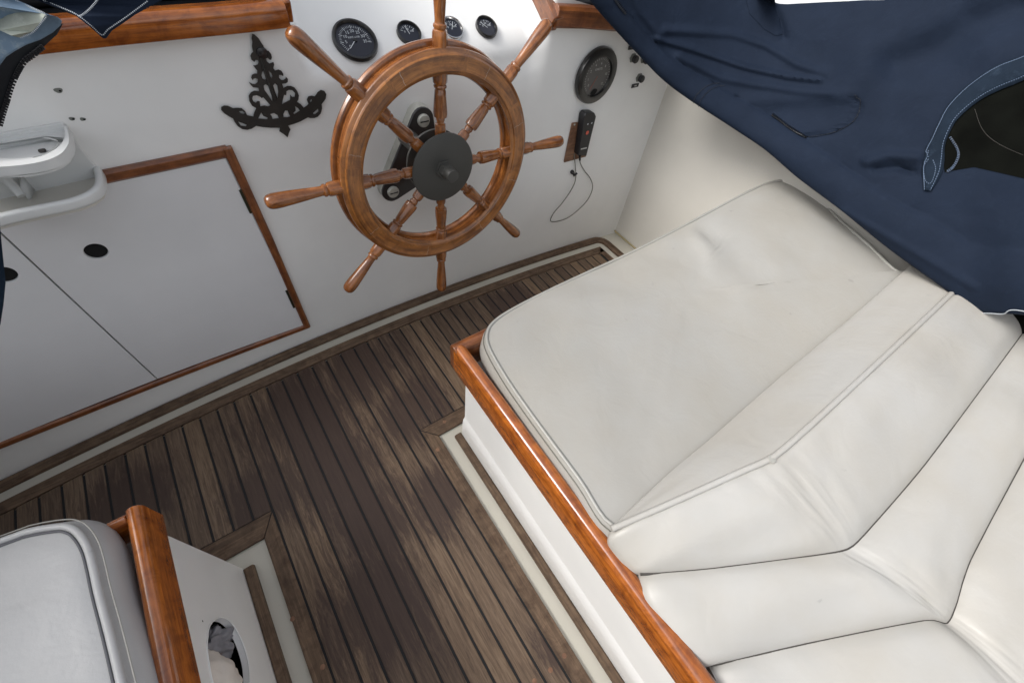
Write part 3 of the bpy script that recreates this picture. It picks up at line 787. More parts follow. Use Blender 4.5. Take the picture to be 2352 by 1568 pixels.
for k in range(8):
    ang = -0.0656 + k * PI / 4
    sp = turned('spoke', [(a * s, b * s, q) for a, b, q in spoke_rings], M['handlewood'], WH, ang)
    turned('handle', [(a * s, b * s, q) for a, b, q in handle_rings], M['handlewood'], sp, ang)
# thin joints across the front ring
V, F = [], []
for k, da in enumerate((.28, 1.02, 1.95, 2.75, 3.6, 4.4, 5.2, 5.9)):
    b = len(V); a = da
    for r in np.linspace(.2215, .2505, 7):
        jit = .004 * math.sin(r * 900 + k * 3)
        for sgn in (-1, 1):
            aa = a + jit + sgn * .0011
            V.append((r * s * math.cos(aa), -(.0205 + .0003) * s, r * s * math.sin(aa)))
    for i in range(6): F.append((b + 2 * i, b + 2 * i + 1, b + 2 * i + 3, b + 2 * i + 2))
mesh('rim_joint', V, F, M['chip'], WH, local=True)['kind'] = 'stuff'
def ldisc(name, prof, m, cx=0, cz=0, n=48, parent=WH):
    V, F = [], []
    for (r, o) in prof:
        for i in range(n): V.append((cx + r * math.cos(2 * PI * i / n), -o, cz + r * math.sin(2 * PI * i / n)))
    for j in range(len(prof) - 1):
        for i in range(n): F.append((j * n + i, j * n + (i + 1) % n, (j + 1) * n + (i + 1) % n, (j + 1) * n + i))
    F.append(tuple(range(n))); F.append(tuple((len(prof) - 1) * n + i for i in range(n)))
    return mesh(name, V, F, m, parent, local=True, smooth=35)
hub = ldisc('hub_plate', [(.070, .004), (.087, .0145), (.0895, .016), (.0890, .019), (.086, .0205), (.03, .0210), (.022, .0210)], M['hub'], -.003, .004)
ldisc('hub_plate_back', [(.030, -.034), (.080, -.034), (.082, -.030), (.081, -.026), (.06, -.024)], M['hub'], -.003, .004)
nut = ldisc('shaft_nut', [(.026, .0208), (.0255, .025), (.020, .0255), (.0200, .041), (.0185, .0425)], M['hub'], -.003, .004, 6, hub)
ldisc('shaft_end', [(.0172, .041), (.0172, .064), (.0158, .0660), (.003, .0665)], M['hub'], -.003, .004, 28, hub)
ldisc('shaft', [(.024, -.030), (.024, -.2)], M['hub'], 0, 0, 24)

# ================================================================== INSTRUMENTS
PN = Vector((0, -math.cos(math.radians(57)), math.sin(math.radians(57))))
PU = Vector((0, math.sin(math.radians(57)), math.cos(math.radians(57))))
def onpod(u, v):
    r = Vector(ray(u, v)); c0 = Vector((0, 1.163, ZH)); E_ = Vector(EYE)
    return E_ + r * ((c0 - E_).dot(PN) / r.dot(PN))
class Frame:
    def __init__(s_, c, ex, ey, n): s_.c, s_.ex, s_.ey, s_.n = Vector(c), Vector(ex), Vector(ey), Vector(n)
    def p(s_, x, y, h=0): return s_.c + s_.ex * x + s_.ey * y + s_.n * h
def fdisc(name, fr, prof, m, parent, n=48):
    V, F = [], []
    for (r, h) in prof:
        for i in range(n): V.append(fr.p(r * math.cos(2 * PI * i / n), r * math.sin(2 * PI * i / n), h))
    for j in range(len(prof) - 1):
        for i in range(n): F.append((j * n + i, j * n + (i + 1) % n, (j + 1) * n + (i + 1) % n, (j + 1) * n + i))
    F.append(tuple((len(prof) - 1) * n + i for i in range(n)))
    return mesh(name, V, F, m, parent)
def ticks(name, fr, R, parent, angs, l0, l1, wd, m, h):
    V, F = [], []
    for a in angs:
        b = len(V); ca, sa = math.cos(a), math.sin(a)
        for (r, s_) in ((l0, -1), (l1, -1), (l1, 1), (l0, 1)):
            V.append(fr.p(R * (r * ca - s_ * wd * sa), R * (r * sa + s_ * wd * ca), h))
        F.append((b, b + 1, b + 2, b + 3))
    return mesh(name, V, F, m, parent)
def gauge(px, R, label, kind, bez='bezel', roll=0.0, frame=None, facem='face'):
    c = onpod(*px) if frame is None else Vector(frame)
    if frame is None:
        ex, ey, n = Vector((1, 0, 0)), PU.copy(), PN
    else:
        ex, ey, n = Vector((1, 0, 0)), Vector((0, 0, 1)), Vector((0, -1, 0))
        c = c + n * .001
    ex2 = ex * math.cos(roll) + ey * math.sin(roll); ey2 = ey * math.cos(roll) - ex * math.sin(roll)
    fr = Frame(c, ex2, ey2, n)
    g = empty('gauge', tuple(c)); tag(g, label, 'gauge', 'gauges' if frame is None else None)
    fdisc('bezel', fr, [(R * 1.0, 0), (R, .006), (R * .97, .010), (R * .90, .0105), (R * .84, .007), (R * .82, .0030)], M[bez], g)
    fdisc('dial', fr, [(R * .86, .0035), (R * .2, .0036)], M[facem], g)
    return g, fr, R
D = math.radians
# tachometer
g, fr, R = gauge(k1(345, 200), .0545, 'largest dashboard gauge, a round black rev counter numbered 0 to 35, left of the wheel', 'tach')
angs = [D(225 - i * 270 / 35) for i in range(36)]
ticks('scale', fr, R, g, [D(218 - 232 * i / 35) for i in range(36)], .60, .70, .008, M['mark'], .0042)
ticks('scale', fr, R, g, [D(218 - 232 * i / 7) for i in range(8)], .56, .72, .014, M['mark'], .0044)
for i, t in enumerate(['0', '5', '10', '15', '20', '25', '30', '35']):
    a = D(218 - 232 * i / 7)
    text('numeral', t, R * .20, lambda x, y, a=a: fr.p(R * .44 * math.cos(a) + x, R * .44 * math.sin(a) + y, .0045), M['mark'], g)
text('lettering', 'RPM x100', R * .13, lambda x, y: fr.p(x, y + R * .14, .0045), M['mark'], g)
ticks('needle', fr, R, g, [D(222)], -.08, .55, .018, M['mark'], .0050)
fdisc('needle_cap', fr, [(R * .09, .0045), (R * .08, .0065)], M['black'], g, 20)
# small gauges
for px, R0, lab, bz, nd, rot in ((k1(870, 130), .0325, 'small round black gauge between the rev counter and the top wheel handle', 'bezel', 100, 0),
                        (k1(1290, 85), .0330, 'small black gauge with a chrome bezel, half hidden behind the top wheel handle', 'chrome', 60, 0),
                        (k1(1627, 70), .0325, 'rightmost small dashboard gauge, right of the top wheel handle', 'bezel', 130, 0)):
    g, fr, R = gauge(px, R0, lab, 's', bz)
    ticks('scale', fr, R, g, [D(x) for x in (150, 120, 90, 60, 30)], .50, .68, .022, M['mark'], .0042)
    ticks('scale', fr, R, g, [D(x) for x in (135, 105, 75, 45)], .58, .68, .012, M['mark'], .0042)
    ticks('needle', fr, R, g, [D(nd)], -.1, .62, .022, M['mark'], .0050)
    for t, a in (('0', 155), ('50', 90), ('100', 25)):
        text('numeral', t, R * .24, lambda x, y, a=a: fr.p(R * .34 * math.cos(D(a)) + x, R * .34 * math.sin(D(a)) + y, .0045), M['mark'], g)
# big gauge on the bulkhead
cg = crop(2050, 150, 400, 1568)
cb = onw(*cg(705, 520), 0)
g, fr, R = gauge(None, .0880, 'big black round gauge with grey dial on the bulkhead, right of the wheel', 'b', frame=cb)
for ch in list(g.children): bpy.data.objects.remove(ch)
fdisc('bezel', fr, [(R * 1.0, 0), (R, .010), (R * .97, .016), (R * .80, .020), (R * .70, .019), (R * .67, .0100)], M['bezel'], g, 64)
fdisc('dial', fr, [(R * .69, .0115), (R * .2, .0116)], M['face2'], g)
for t, a in (('0', 215), ('1', 185), ('2', 150), ('4', 115), ('6', 80), ('8', 45), ('10', 5), ('12', -40)):
    text('numeral', t, R * .12, lambda x, y, a=a: fr.p(R * .46 * math.cos(D(a)) + x, R * .46 * math.sin(D(a)) + y, .0122), M['markdim'], g)
ticks('scale', fr, R, g, [D(225 - i * 9) for i in range(31)], .58, .64, .006, M['markdim'], .0122)
ticks('needle', fr, R, g, [D(238)], -.02, .50, .014, M['needle'], .0130)
text('lettering', 'KNOTS', R * .11, lambda x, y: fr.p(x, y + R * .26, .0122), M['markdim'], g)
V = [fr.p(R * (.0 + .17 * math.cos(a) * (1 + .2 * math.sin(2 * a))), R * (-.55 + .12 * math.sin(a)), .0135) for a in np.linspace(0, 2 * PI, 17)[:-1]]
mesh('dial_blot', V, [tuple(range(16))], M['blackhole'], g)
# knobs
kb = [(1453, 133, 'black knob on the bulkhead right of the big gauge, uppermost fully visible'), (1478, 135, 'black knob half hidden by the blue canvas edge'), (1467, 178, 'lowest black knob, just above the small black label')]
for u, v, lab in kb:
    c = onw(u, v, 0); kf = Frame(c, (1, 0, 0), (0, 0, 1), (0, -1, 0))
    k_ = empty('knob', tuple(c)); tag(k_, lab, 'knob', 'knobs beside the big gauge')
    fdisc('nut', kf, [(.0150, 0), (.0150, .004), (.011, .006)], M['knobbase'], k_, 6)
    fdisc('cap', kf, [(.008, .005), (.0120, .009), (.0125, .018), (.0105, .021), (.004, .022)], M['black'], k_, 20)
c = onw(1450, 110, .004); V, F = box_vf(c[0] - .012, c[0] + .02, c[1] - .002, c[1] + .003, c[2] - .006, c[2] + .006)
tag(mesh('label_plate', V, F, M['black'], bevel=.001), 'black label plate touching the blue canvas edge above the knobs', 'label plate', 'small black label plates')
c = onw(1459, 197, .002); V, F = box_vf(c[0] - .018, c[0] + .018, c[1] - .001, c[1] + .002, c[2] - .0065, c[2] + .0065)
lp_ = mesh('label_plate', V, F, M['black'], bevel=.0006); tag(lp_, 'small black label plate under the lowest knob', 'label plate', 'small black label plates')
V, F = box_vf(c[0] - .005, c[0] + .006, c[1] - .0018, c[1] - .0012, c[2] - .002, c[2] + .002); mesh('lettering', V, F, M['markdim'], lp_)

# ================================================================== HANDSET
hc_ = crop(2080, 400, 200, 682)
HP = filled('mounting_plate', [[(215, 215), (225, 205), (420, 190), (400, 640), (122, 716), (115, 700)]], lambda u, v, d: onw(*hc_(u, v), .0 + d), .004, M['ply'], bevel=.001)
tag(HP, 'brown plywood plate screwed to the bulkhead behind the black handset', 'mounting plate')
c = onw(*hc_(255, 232), .004); V, F = disc_vf(c, [(.004, 0), (.003, .0015), (.001, .002)], 12); mesh('screw', V, F, M['chip'], HP)
HSr = empty('remote_handset', wall(1.21, .56, .004)); tag(HSr, 'black handheld remote with a red button hanging on the bulkhead below the big gauge', 'remote handset')
front_px = [(390, 150), (410, 95), (495, 88), (535, 125), (505, 270), (405, 635), (300, 622), (345, 330), (355, 270)]
front_px = [(388, 140), (400, 100), (500, 84), (535, 122), (408, 635), (305, 630)]
lx = [onw(*hc_(*p), .036) for p in front_px]
xs_ = [p[0] for p in lx]; zs_ = [p[2] for p in lx]
x0, x1, zlo, zhi = 1.181, 1.238, .478, .640
q0 = onw(*hc_(305, 632), .034); q1 = onw(*hc_(408, 636), .034); q2 = onw(*hc_(535, 120), .034); q3 = onw(*hc_(385, 95), .034)
lpx = [(q0[0], q0[2]), (q1[0], q1[2]), (q2[0], q2[2] - .002), (q2[0] - .012, q2[2] + .012), (q3[0] + .006, q3[2] + .002), (q3[0], q3[2] - .008)]
body = filled('body', [[(a * 100, b * 100) for a, b in lpx]], lambda u, v, d: wall(u / 100, v / 100, .005 + d), .029, M['black'], HSr, bevel=.003)
def onh(u, v, d=.0352): return onw(*hc_(u, v), d)
for p in ((425, 225), (475, 212)):
    V, F = disc_vf(onh(*p), [(.0032, 0), (.002, .0008)], 8); mesh('button', V, F, M['mark'], HSr)
c = onh(418, 335); V, F = disc_vf(c, [(.0075, 0), (.0065, .0012), (.001, .0014)], 14); mesh('red_button', V, F, M['red'], HSr)
a, b = onh(335, 545), onh(410, 528)
sweep('lettering', [a, (a + b) / 2, b], [(-.0005, -.0022), (.0005, -.0022), (.0005, .0022), (-.0005, .0022)], M['markdim'], HSr)
tube('cable_gland', [onw(*hc_(322, 630), .018), onw(*hc_(323, 685), .016)], .0042, M['black'], HSr, 10)
cbp = [onw(*hc_(323, 672), .016), onw(*hc_(330, 730), .014), onw(*hc_(380, 820), .012), onw(*hc_(450, 910), .012), onw(*hc_(485, 1010), .012), onw(*hc_(465, 1110), .012), onw(*hc_(400, 1220), .011), onw(*hc_(290, 1330), .010), onw(*hc_(170, 1420), .008), onw(*hc_(60, 1462), .005),
       onw(*hc_(-40, 1470), .004), onw(*hc_(-48, 1430), .005), onw(*hc_(-5, 1350), .006), onw(*hc_(90, 1240), .007), onw(*hc_(190, 1100), .008), onw(*hc_(250, 990), .009), onw(*hc_(270, 900), .010), onw(*hc_(268, 830), .011), onw(*hc_(262, 740), .009), onw(*hc_(255, 670), .007), onw(*hc_(250, 600), .006)]
tag(tube('handset_cable', cbp, .0019, M['cable'], n=8, smooth_path=5), 'thin grey cable looping down from the handset', 'cable')
CL = empty('cable_clip', tuple(onw(*hc_(225, 830)))); tag(CL, 'small black clip holding the handset cable on the bulkhead', 'cable clip')
c = onw(*hc_(215, 830), 0); V, F = disc_vf(c, [(.0075, 0), (.0085, .006), (.006, .014), (.002, .015)], 14); mesh('clip_head', V, F, M['black'], CL)
tube('clip_arm', [onw(*hc_(225, 830), .008), onw(*hc_(250, 880), .012), onw(*hc_(285, 850), .013)], .005, M['black'], CL, 10)

# ================================================================== STARBOARD HELM BENCH
HB = empty('helm_bench', (.33, .53, 0)); tag(HB, 'white helm bench base with varnished teak fiddle rail, right of the teak floor', 'bench')
prof = [(.323, 0.0), (.324, .075), (.3262, .118), (.331, .126), (.3325, .135), (.3325, .40), (.360, .405), (1.56, .405)]
V, F = [], []
ys = list(np.linspace(.528, -1.5, 24))
for y in ys:
    for (x, z) in prof: V.append((x, y, z))
k = len(prof)
for i in range(len(ys) - 1):
    for j in range(k - 1): F.append((i * k + j, i * k + j + 1, (i + 1) * k + j + 1, (i + 1) * k + j))
F.append(tuple(range(k)) + (len(V),)); V.append((1.56, .528, 0.0))
mesh('base_box', V, F, M['gel'], HB, smooth=50)
# cleat + sole strip beside it
sweep('floor_cleat', [(.3105, .535, 0), (.3105, -1.45, 0)], [(-.012, 0), (-.012, .014), (-.008, .018), (.008, .018), (.012, .014), (.012, 0)], M['cleat'], HB)
def rail(name, path, parent, m='trim', w_=.0165, h=.094):
    pr = [(-w_, 0), (-w_, h - .012), (-w_ + .004, h - .004), (-w_ + .010, h), (w_ - .010, h), (w_ - .004, h - .004), (w_, h - .012), (w_, 0)]
    return sweep(name, path, pr, M[m], parent, smooth=50, bevel=.0015)
rail('fiddle_rail', [(.321, .528 + .0165, .405), (.321, .2, .404), (.321, -.3, .403), (.321, -1.45, .403)], HB)
rail('fiddle_rail', [(.305, .546, .4045), (.6, .546, .4045), (1.4, .546, .4045)], HB, 'trimdark')

# ---- seat cushion
def zf(x): return .520 + .105 * sstep(.80, 1.56, x)
def onsurf(u, v, f, dz=0):
    z = .52
    for _ in range(30):
        p = onz(u, v, z + dz); z = f(p[0])
    return onz(u, v, z + dz)
opx = [(1405, 1205), (1330, 1100), (1230, 965), (1165, 872), (1124, 800), (1119, 768), (1132, 742), (1175, 712), (1260, 668), (1350, 626), (1440, 585), (1540, 535), (1640, 482), (1720, 440), (1765, 421), (1800, 416), (1835, 422), (1875, 452), (1930, 508), (1990, 560), (2064, 627)]
OL = [onsurf(u, v, zf) for u, v in opx]
OL = [np.array([p[0], p[1], p[2]]) for p in OL]
OL += [np.array([1.53, -.01, zf(1.53)]), np.array([.95, -.035, zf(.95)]), np.array([.42, -.03, zf(.42)])]
SC = empty('seat_cushion', (.9, .3, .41)); tag(SC, 'large off-white vinyl helm seat cushion with grey piping on the starboard bench', 'cushion', None)
OLs = catmull(OL, 5, True)
CRE = [([onz(u, v, .55)[:2] for u, v in ((1590, 552), (1640, 600), (1712, 675))], .022, .010, -.018), ([onz(u, v, .52)[:2] for u, v in ((1250, 690), (1380, 700), (1500, 650))], .05, .004, 0)]
def crease(x, y):
    t = 0
    for pl, w_, amp, sh in CRE:
        d = pld((x, y), [tuple(q) for q in pl]); t += amp * math.exp(-(d / w_) ** 2)
        if sh:
            d2 = pld((x, y), [(q[0] + .04, q[1] + .01) for q in pl]); t += sh * .4 * math.exp(-(d2 / w_) ** 2)
    return t
def cushion(name, OL, m, parent, zfn, puff, thick, bulge, rings=14, wr=.003, seed=0, top_in=.012):
    n = len(OL); c = np.mean(OL, axis=0); V, F = [], []
    ks = [1 - i / rings for i in range(rings)]
    for k_ in ks:
        kk = k_
        for p in OL:
            x, y = c[0] + (p[0] - c[0]) * kk, c[1] + (p[1] - c[1]) * kk
            d = (1 - kk)
            h = puff * (1 - (1 - min(1, d * 6)) ** 2) 
            if top_in and d == 0: h = 0
            nz = noise.noise(Vector((x * 9, y * 9, seed))) * wr * min(1, d * 8) + noise.noise(Vector((x * 30, y * 22, seed + 3))) * wr * .25 * min(1, d * 8)
            cr = crease(x, y) if name == 'cushion_top' and seed == 0 else 0
            V.append((x, y, zfn(x) + h + nz + cr))
    V.append((c[0], c[1], zfn(c[0]) + puff))
    for j in range(len(ks) - 1):
        for i in range(n): F.append((j * n + i, j * n + (i + 1) % n, (j + 1) * n + (i + 1) % n, (j + 1) * n + i))
    b = (len(ks) - 1) * n
    for i in range(n): F.append((b + i, b + (i + 1) % n, len(V) - 1))
    top = mesh(name, V, F, m, parent, smooth=60)
    # boxing
    V, F = [], []
    m_ = 9
    for j in range(m_ + 1):
        t = j / m_
        for i, p in enumerate(OL):
            q = OL[(i + 1) % n] - OL[i - 1]; nn = np.array([q[1], -q[0], 0]); nn /= np.linalg.norm(nn) + 1e-9
            if nn @ (p - c) < 0: nn = -nn
            o_ = bulge * math.sin(PI * min(1, t * 1.0)) ** .7 if 0 < t < 1 else (0 if t == 0 else -.004)
            nz = noise.noise(Vector((p[0] * 7, p[1] * 7, t * 2 + seed))) * .0035 * math.sin(PI * t)
            x, y = p[0] + nn[0] * (o_ + nz), p[1] + nn[1] * (o_ + nz)
            V.append((x, y, p[2] - .001 - t * thick))
    for j in range(m_):
        for i in range(n): F.append((j * n + i, j * n + (i + 1) % n, (j + 1) * n + (i + 1) % n, (j + 1) * n + i))
    side = mesh('cushion_side', V, F, m, parent, smooth=60)
    return top, side
cushion('cushion_top', OLs, M['vinyl_seat'], SC, zf, .008, .095, .016, wr=.005)
tube('piping', [p + np.array([0, 0, .001]) for p in OLs], .0042, M['piping'], SC, 8, closed=True)
c0_ = np.mean(OLs, axis=0)
OLo = []
for p in OLs:
    d = (p - c0_) * np.array([1, 1, 0]); OLo.append(p + d / np.linalg.norm(d) * .0085 + np.array([0, 0, -.009]))
tube('welt_seam', OLo, .0012, M['cable'], SC, 6, closed=True)

# ---- backrest: rows of measured points joined by a quilted surface
rows = [
    [onsurf(u, v, lambda x: zf(x) + .008 + .010 * sstep(.35, .6, x)).tolist() + [1] for u, v in ((1408, 1206), (1530, 1092), (1640, 1000), (1730, 920), (1820, 842), (1960, 725), (2088, 612), (2130, 575))],
    [(1406, 1217, .534), (1560, 1150, .574), (1700, 1087, .608), (1775, 1053, .624), (1850, 990, .636), (2010, 842, .656), (2184, 678, .678), (2240, 620, .68)],
    [(1471, 1318, .500), (1639, 1304, .528), (1880, 1273, .563), (1946, 1260, .570), (1986, 1226, .578), (2126, 1064, .606), (2320, 804, .640), (2370, 735, .645)],
    [(1633, 1527, .466), (1850, 1477, .500), (2120, 1424, .542), (2174, 1430, .534), (2194, 1392, .545), (2229, 1284, .570), (2352, 1051, .598), (2440, 900, .61)],
    [(1860, 1840, .435), (2060, 1800, .465), (2350, 1740, .510), (2440, 1700, .515), (2490, 1620, .530), (2600, 1400, .565), (2740, 1150, .59), (2800, 1050, .6)],
]
leftmid = {1: [(1402, 1245, .512), (1425, 1282, .495), (1448, 1304, .490)], 2: [(1482, 1380, .486), (1530, 1452, .476), (1592, 1526, .462)], 0: [], 3: [(1655, 1580, .452), (1720, 1680, .445)]}
NC = 11
def rowcurve(r):
    P = [np.array(q[:3]) if len(q) == 4 else onz(*q) for q in r]
    C = catmull(P, NC); out = []
    for i in range(len(P) - 1):
        for k in range(NC):
            L = P[i] + (P[i + 1] - P[i]) * k / NC; out.append(C[i * NC + k] * .6 + L * .4)
    return out + [P[-1]]
RC = [rowcurve(r) for r in rows]
ncol = len(RC[0])
NR = 18
BK = empty('backrest_cushion', (.7, -.2, .42)); tag(BK, 'white vinyl quilted backrest bolster with a worn piped ridge, behind the helm seat cushion', 'cushion')
def crow(t):  # wrinkles
    return t
for pi in range(4):
    A, B = RC[pi], RC[pi + 1]
    puff = (.012, .022, .026, .028)[pi]
    V, F = [], []
    lm = leftmid[pi]
    edge = None
    if lm:
        e = catmull([onz(*rows[pi][0])] + [onz(*q) for q in lm] + [onz(*rows[pi + 1][0])], 6)
    for j in range(NR + 1):
        t = j / NR
        h = puff * ((1 - abs(2 * t - 1) ** 2.6) ** .8 if 0 < t < 1 else 0)
        for i in range(ncol):
            p = A[i] * (1 - t) + B[i] * t
            if lm:
                f = t * (len(e) - 1); a = int(f); fr_ = f - a
                q = e[a] if a >= len(e) - 1 else e[a] * (1 - fr_) + e[a + 1] * fr_
                base = A[0] * (1 - t) + B[0] * t
                p = p + (q - base) * max(0, 1 - i / 12) ** 2
            s_ = i / (ncol - 1)
            w1 = noise.noise(Vector((p[0] * 6, p[1] * 6, pi * 3.1))) * .010
            kd = (i - NC * 3) / NC
            w1 += (-.0035 * math.exp(-(kd / .8) ** 2) + .004 * math.exp(-((kd - 1.2) / .7) ** 2) + .003 * math.exp(-((kd + 1.2) / .8) ** 2)) * (pi > 0)
            w1 += noise.noise(Vector((kd * 6, t * 3, pi * 7))) * .004 * math.exp(-(kd / 1.3) ** 2)
            # soft diagonal drag wrinkles running to the left corner
            dl = math.exp(-(i / 16) ** 2)
            w2 = math.sin(t * 8 + i * .22 + pi) * .0028 * dl + noise.noise(Vector((t * 3.5 + i * .05, i * .12, pi * 5))) * .0035
            env = math.sin(PI * t) ** .6 if 0 < t < 1 else 0
            edge_ = math.exp(-(t / .14) ** 2) * (1 if t > 0 else 0) + math.exp(-((1 - t) / .14) ** 2) * (1 if t < 1 else 0)
            h += noise.noise(Vector((i * .55, pi * 9 + (5 if t > .5 else 0), t * 2))) * .0035 * edge_
            edge_drop = -.012 * (1 - min(1, i / 3)) ** 2
            n_ = np.array([-.25, (.35 if pi == 0 else .0), .9]); n_ /= np.linalg.norm(n_)
            if pi == 0: n_ = np.array([0, .55, .4])
            V.append(p + n_ * (h + (w1 + w2) * env) * (1 if pi else .5 * sstep(0, 8, i)) + np.array([0, 0, edge_drop * (pi > 0)]))
    for j in range(NR):
        for i in range(ncol - 1): F.append((j * ncol + i, j * ncol + i + 1, (j + 1) * ncol + i + 1, (j + 1) * ncol + i))
    # outboard left skirt so that the panel has thickness
    b = len(V)
    if pi:
        for j in range(NR + 1):
            p = np.array(V[j * ncol]); V.append(p + np.array([.004, 0, -.022])); V.append(np.array([p[0] + .03, p[1], .412]))
        for j in range(NR):
            F.append((j * ncol, (j + 1) * ncol, b + 2 * (j + 1), b + 2 * j)); F.append((b + 2 * j, b + 2 * (j + 1), b + 2 * (j + 1) + 1, b + 2 * j + 1))
        rb_ = len(V)
        for j in range(NR + 1):
            p = np.array(V[j * ncol + ncol - 1]); V.append(p + np.array([.02, 0, -.03])); V.append(np.array([p[0] + .02, p[1], .42]))
        for j in range(NR):
            F.append((j * ncol + ncol - 1, (j + 1) * ncol + ncol - 1, rb_ + 2 * (j + 1), rb_ + 2 * j)); F.append((rb_ + 2 * j, rb_ + 2 * (j + 1), rb_ + 2 * (j + 1) + 1, rb_ + 2 * j + 1))
    mesh(('front_face', 'quilted_panel', 'quilted_panel', 'quilted_panel')[pi], V, F, M['vinyl'], BK, smooth=70)
rp = [p + np.array([0, .002, .003]) for p in RC[1]]
tube('piping', rp, .0062, M['vinyl'], BK, 8)
for r_ in (2, 3):
    tube('seam', [p + np.array([0, 0, -.0012 + .0]) for p in RC[r_]], .0026, M['seam'], BK, 6)
# repaired nick in the piping
c = RC[1][int(NC * 3) - 1]
V, F = disc_vf(c + np.array([0, 0, .006]), [(.009, 0), (.008, .002), (.002, .003)], 9, (0, 0, 1)); mesh('piping_repair', V, F, M['piping'], BK)

# ================================================================== PORT BENCH
PB = empty('port_bench', (-.37, .5, 0)); tag(PB, 'white port bench base with teak rail and an oval opening, lower left of the picture', 'bench')
XP = -.371
def pw(u, v, d=0): return (XP + d - .0, u / 100, v / 100)
hpx = [(1405, 1250), (1412, 1190), (1440, 1140), (1480, 1113), (1530, 1120), (1580, 1165), (1625, 1240), (1660, 1330), (1685, 1430), (1692, 1540), (1680, 1640), (1640, 1730), (1580, 1760), (1520, 1730), (1470, 1640), (1435, 1530), (1412, 1400), (1402, 1310)]
HO = [onx(*c6(*p), XP)[1:] for p in hpx]
HOs = [(p[0] * 100, p[1] * 100) for p in catmull(HO, 4, True)]
filled('side_panel', [[(-145, 0), (50.7, 0), (50.7, 42.5), (-145, 42.5)], HOs], lambda u, v, d: (XP - .012 + d, u / 100, v / 100), .012, M['gel'], PB, bevel=.001)
box('base_box', -1.5, XP - .012, .485, .507, 0, .425, M['gel'], PB, bevel=0)
box('seat_shelf', -1.5, XP - .0125, -1.45, .484, .405, .424, M['gel'], PB, bevel=0)
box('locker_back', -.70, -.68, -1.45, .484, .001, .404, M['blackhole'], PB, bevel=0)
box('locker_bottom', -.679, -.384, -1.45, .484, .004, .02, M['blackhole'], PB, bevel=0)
V = [(XP + .0005, p[0] / 100, p[1] / 100) for p in HOs]
tube('opening_edge', V, .0016, M['gel'], PB, 6, closed=True)
sweep('floor_cleat', [(-.358, .502, 0), (-.358, -1.45, 0)], [(-.0125, 0), (-.0125, .014), (-.008, .018), (.008, .018), (.0125, .014), (.0125, 0)], M['cleat'], PB)
zr = .408
rail('fiddle_rail', [(-.3655, .527, zr + .022), (-.3655, .2, zr + .02), (-.3655, -.3, zr + .018), (-.3655, -1.45, zr + .018)], PB, w_=.0135, h=.078)
rail('fiddle_rail', [(-.379, .517, zr + .02), (-.7, .517, zr + .02), (-1.4, .517, zr + .02)], PB, w_=.011, h=.072)
for p in ((1375, 1135), (1602, 1187)):
    c = onx(*c6(*p), XP + .001); V = [(c[0], c[1] + .0022 * math.cos(i * PI / 4), c[2] + .0022 * math.sin(i * PI / 4)) for i in range(8)]
    mesh('nail_hole', V, [tuple(range(8))], M['blackhole'], PB)
# towel and bag inside the oval opening
ctr = onx(*c6(1560, 1450), XP - .02)
def blob(name, c, r, m, seed, parent=None, n=28, squash=None, amp=.22, kinds=None):
    V, F = [], []
    for j in range(n + 1):
        th = PI * j / n
        for i in range(n * 2):
            ph = PI * i / n
            d = Vector((math.sin(th) * math.cos(ph), math.sin(th) * math.sin(ph), math.cos(th)))
            f = 1 + noise.noise(d * 2.2 + Vector((seed, 0, 0))) * amp + noise.noise(d * 6 + Vector((seed, 2, 0))) * amp * .3
            V.append((c[0] + d.x * r[0] * f, c[1] + d.y * r[1] * f, c[2] + d.z * r[2] * f))
    for j in range(n):
        for i in range(n * 2): F.append((j * n * 2 + i, j * n * 2 + (i + 1) % (n * 2), (j + 1) * n * 2 + (i + 1) % (n * 2), (j + 1) * n * 2 + i))
    return mesh(name, V, F, m, parent, smooth=80)
tw = onx(*c6(1500, 1480), XP - .012); tg = blob('rolled_towel', (tw[0] - .028, tw[1] - .012, tw[2] - .015), (.040, .062, .085), M['towel'], 3)
tag(tg, 'white rolled towel stuffed in the oval opening of the port bench', 'towel')
bgp = onx(*c6(1500, 1190), XP - .02); bgo = blob('plastic_bag', (bgp[0] - .018, bgp[1] - .02, bgp[2] - .0), (.03, .035, .06), M['print'], 9, amp=.5)
tag(bgo, 'crumpled grey plastic bag above the towel in the oval opening', 'bag')

# ---- port cushion
PC = empty('seat_cushion', (-.6, .3, .43)); tag(PC, 'grey-white vinyl seat cushion with thick piping on the port bench, lower left', 'cushion')
zp = lambda x: .545
ppx = [(0, 602), (200, 532), (400, 498), (480, 505), (540, 545), (600, 640), (640, 780), (680, 960), (830, 1556)]
PL_ = [onz(*c6(*p), .545) for p in ppx]
l_ = PL_[-1]; PL_ = PL_ + [np.array([l_[0] + .028, -.2, .545]), np.array([l_[0] + .03, -.9, .545]), np.array([-1.2, -.9, .545]), np.array([-1.2, .68, .545]), np.array([PL_[0][0] - .25, PL_[0][1] + .035, .545])]
# keep the outline inside the rail
PLs = catmull(PL_, 6, True)
cushion('cushion_top', PLs, M['vinyl_port'], PC, zp, .006, .10, .020, seed=5, wr=.003)
tube('piping', [p + np.array([.0, 0, .002]) for p in PLs], .0058, M['vinyl_port'], PC, 10, closed=True)
cc0 = np.mean(PLs, axis=0)
for dd, dz, rr, mm in ((-.0078, .0000, .0020, 'greyseam'), (.0125, -.006, .0012, 'piping')):
    pth = []
    for i, p in enumerate(PLs):
        q = PLs[(i + 1) % len(PLs)] - PLs[i - 1]; nn = np.array([q[1], -q[0], 0]); nn /= np.linalg.norm(nn)
        if nn @ (p - cc0) < 0: nn = -nn
        pth.append(p + nn * dd + np.array([0, 0, dz + .003]))
    tube('welt_seam', pth, rr, M[mm], PC, 6, closed=True)

